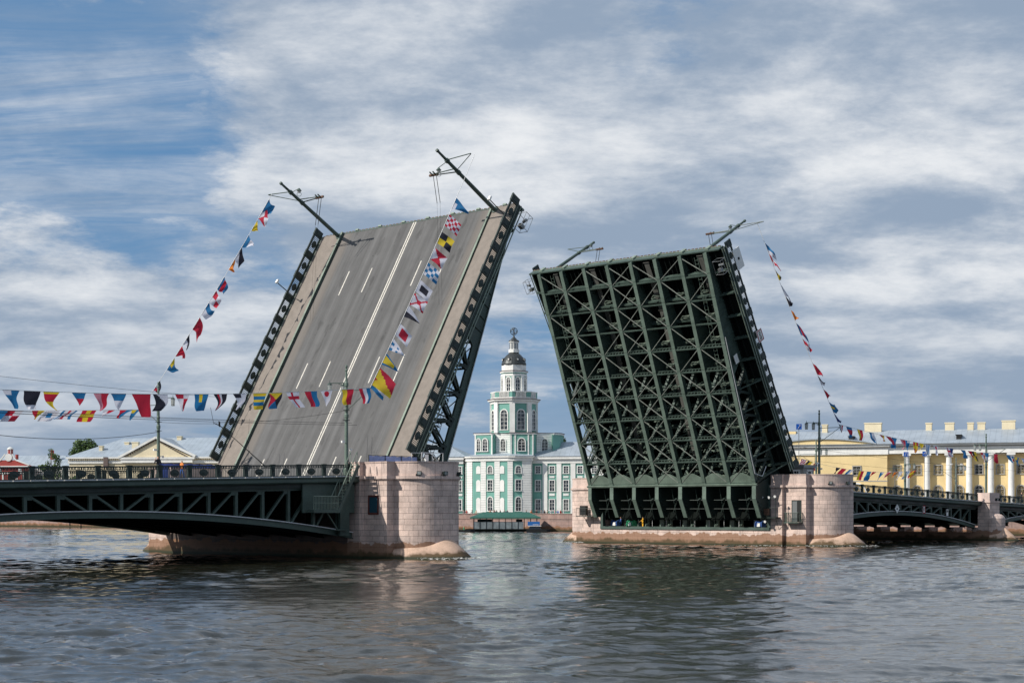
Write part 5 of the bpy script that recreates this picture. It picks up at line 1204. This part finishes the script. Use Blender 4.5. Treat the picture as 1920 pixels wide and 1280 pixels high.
m = MB(); m.tube((-2, -.3, 19.9), (-2, .4, 19.9), 1.0, n=14); m.lathe([(.85, 22.0), (.8, 22.3), (.4, 22.6), (0, 22.7)], (-2, 1), 12)
for a, b in (((-7.8, 17.9), (-4.2, 19.2)), ((-4.2, 19.2), (-3, 20.8)), ((3.6, 17.9), (-.0, 19.2)), ((-.0, 19.2), (-1, 20.8))): m.beam((a[0], -.1, a[1]), (b[0], -.1, b[1]), .3, .28)
for k in range(6): a = PI*k/3; m.tube((-2+.7*math.cos(a), 1+.7*math.sin(a), 21.0), (-2+.7*math.cos(a), 1+.7*math.sin(a), 22.0), .12, n=5)
m.build('gable_scroll', M['kwhite'], B)
m = MB(); hip_roof(m, -12, 14, 4, 16, 17.0, 20.7, 5); m.build('roof', M['lroof'], B)
m = MB(); m.tube((7.0, 7, 19.5), (7.0, 7, 22.0), .45, n=12); m.build('chimney', M['redst'], B)
m = MB(); m.box(3.4, 13.5, 3, 16, G0, 17.0); m.build('side_wing', M['kwhite'], B)

# ------------------------------------------------------------------ trees
def tree(label, loc, clumps, trunk_h, n=1500, ls=.42, seed=1):
    rnd = random.Random(seed); t = thing('tree', label, 'tree', loc, 0)
    m = MB(); m.tube((0, 0, 0), (0, 0, trunk_h), .35, .18, 8)
    for (cx, cy, cz, rx, rz) in clumps: m.tube((0, 0, trunk_h*.6), (cx, cy, cz), .14, .05, 6)
    m.build('trunk', M['bark'], t)
    m = MB(); tot = sum(c[3]**2 for c in clumps)
    for (cx, cy, cz, rx, rz) in clumps:
        for _ in range(int(n*rx*rx/tot)):
            v = Vector((rnd.gauss(0, 1), rnd.gauss(0, 1), rnd.gauss(0, 1))).normalized()*(rnd.random()**.4)
            c = Vector((cx+v.x*rx, cy+v.y*rx, cz+v.z*rz)); a = Vector((rnd.gauss(0, 1), rnd.gauss(0, 1), rnd.gauss(0, 1))).normalized()*ls*rnd.uniform(.5, 1.2); b = a.orthogonal().normalized()*ls*rnd.uniform(.4, .8)
            m.add([c-a, c+b, c+a, c-b], [(0, 1, 2, 3)])
    m.build('crown', M['leaf'], t)
def clump(seed, n, R_, cz, h, r):
    rnd = random.Random(seed); return [(rnd.uniform(-R_, R_), rnd.uniform(-R_*.5, R_*.5), cz+rnd.uniform(-h, h)-abs(rnd.uniform(0, 1))*.5, r*rnd.uniform(.7, 1.2), r*rnd.uniform(.6, .9)) for _ in range(n)]
p = cpt(159, 470); tree('dark dome shaped tree rising behind the left end of the cream building', (p.x, p.y, GZ), [(0, 0, 18.5, 3.6, 3.2), (-2.4, 0, 18, 2.6, 2.0), (2.2, 0, 18.6, 2.8, 2.8), (-1.2, 1, 20.4, 1.8, 1.7), (1.3, 0, 21.0, 1.7, 1.6), (0, 0, 14, 4, 3)], 14, 4200, .42, 2)
p = cpt(94, 400); tree('thin light green tree between the red building and the cream building', (p.x, p.y, GZ), clump(4, 9, 2.2, 13.5, 2.2, 1.1)+[(0, 0, 16.2, .6, .9), (-1.6, 0, 12, 1.4, 1), (1.6, 0, 12, 1.5, 1)], 11, 1100, .3, 3)
p = cpt(1042, 385); tree('green tree top showing just right of the tower base, above the wing roof', (p.x, p.y, GZ), [(0, 0, 17.6, 2.4, 2.2), (1.4, 0, 17.9, 1.6, 1.4), (-1.3, 0, 17.2, 1.6, 1.2), (0, 0, 13, 3, 3)], 13, 2500, .4, 5)
p = cpt(1466, 345); tree('green tree top beside the yellow tower block, behind the right leaf', (p.x, p.y, GZ), [(0, 0, 16.2, 2.0, 1.8), (-1.2, 0, 17.2, 1.2, 1.0), (3.6, 0, 17.6, 1.0, .7), (0, 0, 12, 3, 3)], 13, 2000, .36, 6)
p = cpt(110, 405); tree('low green shrub seen through the left railing', (p.x, p.y, GZ), clump(8, 10, 4.2, 8.5, 2.6, 1.8), 5, 1500, .4, 8)

# ------------------------------------------------------------------ floating pavilion and boat
def on_quay(u, D): p = cpt(u, D); return p
p = cpt(950, 313); a0 = TH-PI/2
P_ = thing('floating_pavilion', 'floating landing stage with green hipped roof and glass sides below the quay', 'pavilion', (p.x, p.y, 0), a0)
m = MB(); m.box(-7.6, 6.6, -1.5, 4.5, -.3, .35); m.box(-7.9, 6.9, -1.7, 4.7, .35, .5); m.build('pontoon', M['dark'], P_)
m = MB(); m.add([(-7.0, -1.6, 2.75), (6.5, -1.6, 2.75), (6.5, 5, 2.75), (-7.0, 5, 2.75), (-4.6, 1.6, 3.75), (4.2, 1.6, 3.75), (-7.0, -1.6, 2.5), (6.5, -1.6, 2.5), (6.5, 5, 2.5), (-7.0, 5, 2.5)], [(0, 1, 5, 4), (1, 2, 5), (2, 3, 4, 5), (3, 0, 4), (6, 7, 1, 0), (7, 8, 2, 1), (8, 9, 3, 2), (9, 6, 0, 3), (9, 8, 7, 6)]); m.build('roof', M['proof'], P_)
m = MB()
for xx in spread(-6.3, 5.8, 11):
    m.box(xx-.05, xx+.05, -1.3, -1.2, .5, 2.6); m.box(xx-.05, xx+.05, 4.0, 4.1, .5, 2.6)
m.build('post', M['black'], P_)
m = MB(); m.box(-6.3, 3.2, -1.24, -1.2, .55, 1.9); m.build('glass_screen', mat('screen_glass', (.22, .25, .26), .2, var=.4, vscale=.8), P_)
m = MB(); m.box(-5.6, -2.8, 1.0, 3.5, .5, 2.4); m.build('cabin', M['dgreen'], P_); m = MB(); m.box(1.8, 3.0, 1, 3, .5, 2.4); m.build('cabin', M['dgreen'], P_)
m = MB(); m.box(4.0, 6.3, -1.6, -1.5, 1.15, 1.95); m.build('blue_banner', mat('blue_banner', (.02, .14, .42), .6), P_)
m = MB()
for k in range(7): m.box(5.0+.16*k, 5.1+.16*k, -1.62, -1.6, 1.3, 1.44)
m.build('banner_lettering', M['white'], P_)
p = cpt(1003, 308); Bt = thing('motorboat', 'dark motorboat with white cabin top moored at the right end of the pavilion', 'boat', (p.x, p.y, 0), a0)
m = MB(); m.prism([(-1.6, -.6), (2.2, -.6), (2.9, 0), (2.2, .6), (-1.6, .6)], -.2, .55); m.build('hull', M['black'], Bt)
m = MB(); m.prism([(-1.2, .55), (1.2, .55), (.9, 1.1), (-1.0, 1.1)], -.5, .5, 'y'); m.build('cabin', M['glass'], Bt)
m = MB(); m.box(-1.3, 1.2, -.6, .6, 1.1, 1.2); m.build('cabin_roof', M['white'], Bt)
p = cpt(869, 306); Bo = thing('motorboat', 'tiny dark open boat beside the left pier, carrying a person in green', 'boat', (p.x, p.y, 0), a0)
m = MB(); m.prism([(-1.3, -.5), (1.3, -.5), (2.2, 0), (1.3, .5), (-1.3, .5)], -.2, .45); m.build('hull', M['black'], Bo)
m = MB(); m.box(-1.7, -1.3, -.2, .2, .1, .9); m.build('outboard_motor', M['dark'], Bo)

# ------------------------------------------------------------------ foam
def foam(label, pts, n, seed):
    rnd = random.Random(seed); m = MB(); o = Vector((pts[0][0], pts[0][1], 0))
    for _ in range(n):
        k = rnd.random()*(len(pts)-1); i = int(k); f = k-i; x = pts[i][0]+(pts[i+1][0]-pts[i][0])*f+rnd.gauss(0, .16); y = pts[i][1]+(pts[i+1][1]-pts[i][1])*f+rnd.gauss(0, .16)
        r = rnd.uniform(.03, .13)*(.4+abs(math.sin(k*3))); z = rnd.uniform(.02, .14)
        m.add([(x-o.x+r*1.5*math.cos(a)*rnd.uniform(.7, 1.2), y-o.y+r*math.sin(a), z+rnd.uniform(-.02, .03)) for a in (0, 1.2, 2.4, 3.6, 4.9)], [(0, 1, 2, 3, 4)])
    ob = m.build('foam', M['white']); ob.location = o; tag(ob, label, 'foam', None, 'stuff')
foam('white foam at the foot of the left pier nose', [(-35.5, -20.2), (-34, -21.6), (-32.5, -22.4), (-30.5, -21.8)], 150, 1)
foam('white foam streak along the foot of the right pier', [(23.5, -7), (24.5, -11), (26.3, -14.2), (28.4, -19.2), (31, -22.2), (33.5, -22.4)], 220, 2)
foam('white foam at the far left corner of the right pier', [(26.6, 18.4), (27.0, 15.8), (26.2, 14.2)], 130, 3)
foam('small whitecap on the open water between the piers', [(24, 35), (26, 37.5)], 60, 4)

# ------------------------------------------------------------------ people
SK = mat('skin', (.45, .26, .18), .6); HR = mat('dark_hair', (.03, .02, .015), .7)
CL = {n: mat('clothing_'+n, c, .8) for n, c in dict(red=(.5, .05, .04), white=(.7, .7, .7), black=(.02, .02, .025), blue=(.05, .12, .35), grey=(.2, .2, .2), green=(.05, .4, .2), orange=(.75, .25, .06), navy=(.02, .03, .08), yellow=(.85, .45, .03), beige=(.5, .42, .3), pink=(.6, .3, .35)).items()}
def person_mesh(pose):
    dz = 0; J = {}
    V = [(0, 0, .93), (0, 0, 1.15), (0, 0, 1.42), (0, 0, 1.52), (0, .01, 1.62), (0, .01, 1.74)]; Rr = [(.15, .11), (.13, .10), (.16, .11), (.06, .06), (.085, .1), (.07, .08)]
    Eg = [(0, 1), (1, 2), (2, 3), (3, 4), (4, 5)]
    def add(p, r, par):
        V.append(p); Rr.append(r if isinstance(r, tuple) else (r, r)); Eg.append((par, len(V)-1)); return len(V)-1
    for s in (-1, 1):
        st = .12*s if pose == 'walk' else 0
        h = add((s*.1, 0, .88), .095, 0); k = add((s*.11, st*.8, .5), .07, h); a = add((s*.11, st*1.6+(-.02), .09), .045, k); add((s*.12, st*1.6-.14, .04), .04, a)
        sh = add((s*.19, 0, 1.40), .06, 2)
        if pose == 'lean': e = add((s*.26, -.12, 1.17), .045, sh); w = add((s*.16, -.36, 1.08), .032, e)
        elif pose == 'phone' and s > 0: e = add((s*.26, -.1, 1.18), .045, sh); w = add((s*.1, -.22, 1.5), .032, e)
        else: e = add((s*.25, .02-st, 1.14), .045, sh); w = add((s*.26, -.06-st, .9), .032, e)
        d_ = (Vector(V[w])-Vector(V[e])).normalized()
        pm_ = add(tuple(Vector(V[w])+d_*.07), (.034, .018), w)
        for f_ in range(4): o_ = Vector((0, (f_-1.5)*.02, 0)); add(tuple(Vector(V[pm_])+o_+d_*(.07+.008*(f_ % 3))), .009, pm_)
        add(tuple(Vector(V[w])+d_*.06+Vector((-.03*s, -.03, 0))), .011, w)
    V.append((0, -.10, 1.66)); Rr.append((.02, .02)); Eg.append((4, len(V)-1))
    me = bpy.data.meshes.new('p'); me.from_pydata(V, Eg, []); o = bpy.data.objects.new('p', me); COL.objects.link(o)
    o.modifiers.new('s', 'SKIN'); sv_ = me.skin_vertices[0].data
    for i, r_ in enumerate(Rr): sv_[i].radius = r_
    sv_[0].use_root = True
    o.modifiers.new('u', 'SUBSURF').levels = 1
    dg = bpy.context.evaluated_depsgraph_get(); out = bpy.data.meshes.new_from_object(o.evaluated_get(dg)); bpy.data.objects.remove(o); return out
PM = {k: person_mesh(k) for k in ('stand', 'walk', 'lean', 'phone')}
def person(label, loc, ang, pose, top, bottom, hair=True, group=None):
    me = PM[pose].copy(); me.materials.clear()
    for q_ in (CL[bottom], CL[top], SK, HR): me.materials.append(q_)
    for f in me.polygons:
        c = f.center; z = c.z; hand = (z < .93 and abs(c.x) > .21) or (pose == 'lean' and c.y < -.3) or (pose == 'phone' and c.y < -.17 and z > 1.35 and z < 1.6)
        f.material_index = 3 if (z > 1.68 and c.y > -.06) or z > 1.73 else 2 if z > 1.5 or hand else 1 if z > .95 else 0; f.use_smooth = True
    me.name = 'person'; o = link(me, 'person', None, loc, ang); tag(o, label, 'person', group); return o
rp_ = random.Random(4); tops = ['grey', 'red', 'grey', 'beige', 'orange', 'white', 'red', 'black', 'black', 'grey', 'navy', 'black', 'orange', 'black', 'grey', 'black', 'beige', 'white', 'pink', 'blue', 'red', 'white']
us = [869, 875, 885, 893, 919, 924, 927, 931, 938, 946, 951, 987, 996, 1006, 1015, 1021, 1026, 1033, 1040, 1046, 1051, 1057]
for i, (u, tp) in enumerate(zip(us, tops)):
    Dq = 323.2+.6*(i % 3)-(u-970)*.062; pp = cpt(u, Dq)
    person('person in %s top behind the quay parapet, %s from the left of that row' % (tp, ORD[i] if i < 21 else 'last'), (pp.x, pp.y, GZ-.0), TH-PI/2+rp_.uniform(-1.5, 1.5), rp_.choice(['stand', 'walk', 'lean', 'phone']), tp, rp_.choice(['navy', 'black', 'grey', 'blue']), group='people along the far quay')
person('person in black standing beside the lamp before the left raised roadway', (-36.6, -12.6, 6.98), R(200), 'stand', 'black', 'navy')
person('person in black and white behind the left railing near the blue tarpaulin', (-54.4, -11.0, 6.4), R(180), 'phone', 'black', 'black')
person('person in orange jacket walking behind the left railing', (-35.4, 12.0, 6.98), R(100), 'walk', 'orange', 'blue')
person('worker in yellow jacket standing in the machinery chamber of the right pier', (27.75, 6.15, 1.6), R(230), 'lean', 'yellow', 'yellow')
person('worker in blue standing in the machinery chamber near its left end', (28.2, 9.9, 1.5), R(230), 'lean', 'blue', 'navy')
p = cpt(870, 306); person('person in green sitting low in the tiny boat beside the left pier', (p.x, p.y, -.55), R(30), 'stand', 'green', 'green')
person('person in dark clothes behind the railing at the far right edge', (90.5, -12.5, 4.85), R(200), 'stand', 'black', 'black')

# ------------------------------------------------------------------ small equipment
def floodlight(label, loc, rz):
    t = thing('floodlight', label, 'floodlight', loc, rz, 'floodlights on the pier cornices')
    m = MB(); m.box(-.16, .16, -.12, .16, .06, .34); m.box(-.2, .2, -.16, -.12, .03, .37); m.build('housing', M['dgreen'], t)
    m = MB(); m.box(-.13, .13, -.175, -.16, .08, .32); m.build('lens', M['lampglass'], t)
    m = MB(); m.box(-.03, .03, -.05, .3, -.02, .06); m.box(-.28, -.16, -.1, .1, -.02, .14); m.build('bracket', M['black'], t)
z = 6.86
for sgn, nm in ((-1, 'left'), (1, 'right')):
    for k, a in enumerate((176, 222, 262, 300)):
        a_ = R(a); floodlight('small floodlight on the cornice of the %s bascule pier, %s from the left' % (nm, ORD[k]), (sgn*XP+(RN+.12)*math.cos(a_), -YC+(RN+.12)*math.sin(a_), z), a_+PI/2)
floodlight('small floodlight on the cornice of the small far right pier', (77.2, -15.2, 5.32), 0); floodlight('small floodlight at the right corner of the small far right pier', (78.2, -15.2, 5.32), 0)
# tarpaulins
def tarp(label, x0, x1, y, z0, z1, m_, y1=None):
    t = thing('tarpaulin_fence', label, 'tarpaulin', (x0, y, z0)); m = MB(); n = 24; y1 = y if y1 is None else y1; vs = []
    for i in range(n+1):
        k = i/n; x = (x1-x0)*k; yy = (y1-y)*k
        for j in range(5): h = (z1-z0)*j/4*(1-.04*math.sin(6*k*PI)**2); vs.append((x+.0, yy+.07*math.sin(17*k+j*.8), h))
    m.add(vs, [(i*5+j, (i+1)*5+j, (i+1)*5+j+1, i*5+j+1) for i in range(n) for j in range(4)]); m.build('sheet', m_, t, smooth=True)
    m = MB()
    for k in spread(0, 1, 4): m.tube(((x1-x0)*k, (y1-y)*k, 0), ((x1-x0)*k, (y1-y)*k, z1-z0+.05), .03, n=5)
    m.tube((0, 0, z1-z0), (x1-x0, y1-y, z1-z0), .025, n=5); m.build('frame', M['black'], t)
tarp('pale blue tarpaulin fence on top of the left pier', -35.3, -29.6, -13.9, 6.95, 8.62, M['tarp'], -13.9)
tarp('deep blue tarpaulin fence behind the left railing', -37.3, -30.4, 12.9, 6.95, 8.45, M['dtarp'])
t = thing('pipe_scaffold', 'white pipe guard frame with grey cover on top of the left pier', 'guard frame', (-30.4, -15.2, 6.9))
m = MB()
for xx in (0, 1.3, 2.6): m.tube((xx, 0, 0), (xx, 0, 2.05), .03, n=5); m.tube((xx, 1.2, 0), (xx, 1.2, 2.05), .03, n=5)
for zz_ in (1.3, 2.05):
    for yy in (0, 1.2): m.tube((0, yy, zz_), (2.6, yy, zz_), .025, n=5)
m.build('pipe', M['galv'], t)
m = MB()
for k in range(14): a = 2*PI*k/14; m.tube((1.5+.8*math.cos(a), .6, 1.15+.8*math.sin(a)), (1.5+.8*math.cos(a+.45), .6, 1.15+.8*math.sin(a+.45)), .06, n=6)
m.build('wheel', M['black'], t); m = MB(); m.box(.6, .95, .1, .2, 1.1, 1.9); m.build('notice_plate', M['white'], t)
# kiosk on right pier
t = thing('control_kiosk', 'small grey control booth with white framed window on top of the right pier', 'booth', (36.6, -11.0, 6.9), 0)
m = MB(); m.box(-1.0, 1.3, -.4, 1.4, 0, 2.1); m.build('wall', M['conc'], t); m = MB(); m.box(-1.2, 1.5, -.6, 1.6, 2.1, 2.45); m.build('roof', M['steelgrey'], t)
add_window(t, (.15, -.42, .75), 0, .9, 1.0, False, M['white']); add_window(t, (-1.02, .5, .75), R(-90), .8, 1.0, False, M['white'])
# equipment on the machinery sill
for i, (x, y, col_, lab) in enumerate(((27.9, 8.0, 'green', 'green winch cabinet on the sill of the right pier chamber, left half'), (27.9, -10.6, 'blue', 'blue and white winch drum at the right end of the machinery chamber'), (27.9, 10.4, 'blue', 'blue winch drum at the left end of the machinery chamber'))):
    t = thing('winch', lab, 'winch', (x, y, 1.78)); m = MB(); m.box(-.4, .4, -.5, .5, 0, .12); m.build('base', M['green'], t)
    m = MB(); m.tube((0, -.4, .6), (0, .4, .6), .34, n=14); m.tube((0, -.46, .6), (0, -.4, .6), .48, n=14); m.tube((0, .4, .6), (0, .46, .6), .48, n=14); m.build('drum', CL[col_], t)
    m = MB(); m.box(-.42, -.3, -.2, .2, .4, .8); m.build('control_box', M['white'], t)
t = thing('service_platform', 'steel service platform with lamps on the left corner of the right pier opening', 'platform', (27.3, 13.7, 3.3))
m = MB(); m.box(-1.1, 0, -.9, 1.7, -.05, .05); m.path([(-1.05, -.9, 1.0), (-1.05, 1.7, 1.0)], .03)
for yy in spread(-.9, 1.7, 6): m.tube((-1.05, yy, 0), (-1.05, yy, 1.0), .025, n=4)
m.path([(-1.0, .5, -.05), (0, .5, -1.3)], .035); m.build('deck_and_rail', M['dgreen'], t); m = MB(); m.box(-.6, -.1, .6, 1.5, .1, 1.3); m.build('cabinet', M['black'], t)
t = thing('service_platform', 'steel service platform with small lamps at the right corner of the right pier opening', 'platform', (27.25, -12.3, 3.2))
m = MB(); m.box(-1.0, 0, -1.4, .6, -.05, .05); m.path([(-.95, -1.4, 0), (-.95, -1.4, 2.2), (-.95, .6, 2.2), (-.95, .6, 0)], .035); m.path([(-.95, -1.4, 1.1), (-.95, .6, 1.1)], .03); m.path([(-.95, -1.4, 0), (0, -1.2, -1.3)], .03)
m.build('deck_and_rail', M['dgreen'], t); m = MB()
for yy, zz_ in ((-1.4, 2.4), (-.6, 2.3), (.3, 2.3), (-.1, -.4)): m.tube((-.95, yy, zz_), (-1.15, yy, zz_-.05), .08, .16, 8)
m.build('lamp_head', M['white'], t); m = MB(); m.box(-.9, -.5, -.3, .35, .25, 1.0); m.build('control_box', M['rust'], t)
# navigation signs on the right span
def navsign(label, x, z, w, h, mats, fn=None, rot=0):
    t = thing('navigation_sign', label, 'sign', (x, -13.32, z)); m = MB(); m.box(-w/2, w/2, -.03, .03, -h/2, h/2); o = m.build('panel', mats, t)
    if rot: o.rotation_euler = (0, rot, 0)
    m = MB(); m.tube((0, .05, -h/2), (0, .05, h/2+.6), .025, n=4); m.build('hanger', M['black'], t)
    if fn: fn(t)
navsign('plain white rectangular sign on the left end of the right arched span', 42.9, 3.9, .55, .85, M['white'])
navsign('white diamond sign at the crown of the right arched span', 54.0, 4.25, .82, .82, M['white'], lambda t: MB().box(-.18, .1, -.05, -.03, -.1, .06).build('symbol', M['black'], t), R(45))
def redrim(t):
    m = MB()
    for a, b, c, d_ in ((-.3, .3, .4, .5), (-.3, .3, -.5, -.4), (-.3, -.22, -.4, .4), (.22, .3, -.4, .4)): m.box(a, b, -.05, -.03, c, d_)
    m.build('red_border', CM['r'], t); m = MB(); m.box(-.06, .06, -.045, -.03, -.2, .2); m.build('symbol', M['black'], t)
navsign('small white sign with red border right of the diamond sign', 60.8, 4.15, .6, 1.0, M['white'], redrim)
navsign('white and black sign on the right half of the right arched span', 67.0, 3.75, .5, .85, M['white'], lambda t: MB().box(-.18, .1, -.05, -.03, .05, .3).build('symbol', M['black'], t))
# blue road signs
def roadsign(label, u, D, z, w, strokes):
    p = cpt(u, D); t = thing('road_sign', label, 'road sign', (p.x, p.y, z), TH-PI/2, 'blue road signs'); m = MB(); m.box(-w/2, w/2, -.03, .03, -w/2, w/2); m.build('panel', mat('blue_sign', (.01, .10, .45), .4), t)
    m = MB()
    for a, b in strokes: m.beam((a[0]*w, -.045, a[1]*w), (b[0]*w, -.045, b[1]*w), .03, .1*w, (0, 1, 0))
    m.build('arrow', M['white'], t); m = MB(); m.tube((0, .06, w/2), (0, .06, -z+6.2), .04, n=6); m.build('post', M['steelgrey'], t)
roadsign('blue road sign with white arrow beside the yellow tower block', 1498, 215, 15.0, .72, [((-.2, -.35), (0, 0)), ((0, 0), (.2, .15)), ((.2, .15), (.2, .38)), ((.2, .38), (0, .28))])
roadsign('blue road sign with bent arrow on the first white column', 1699, 262, 13.0, .75, [((-.25, .25), (.25, .25)), ((.25, .25), (.25, -.35)), ((-.2, .0), (.0, .0)), ((-.2, -.3), (-.2, 0))])
roadsign('blue road sign with diagonal arrow on the second white column', 1734, 262, 13.1, .75, [((-.3, -.05), (.2, .3)), ((-.3, -.05), (.25, -.3)), ((.2, .3), (.2, 0))])
for u, D, z1, lab in ((1678, 268, 11.2, 'thin grey mast with lamps left of the first white column'), (1793, 258, 12.2, 'thin grey mast with white lamps right of the third column'), (1507, 208, 10.0, 'short grey mast with two round lamps behind the right pier parapet')):
    p = cpt(u, D); t = thing('light_mast', lab, 'mast', (p.x, p.y, 4.6), TH-PI/2); m = MB(); m.tube((0, 0, 0), (0, 0, z1-4.6), .07, .05, 8); m.tube((-.9, 0, z1-5.4), (.9, 0, z1-5.4), .03, n=5); m.build('pole', M['steelgrey'], t)
    m = MB()
    for s in (-1, 1): m.box(s*.8-.14, s*.8+.14, -.2, .1, z1-5.6, z1-5.4)
    m.build('lamp_head', M['white'], t)
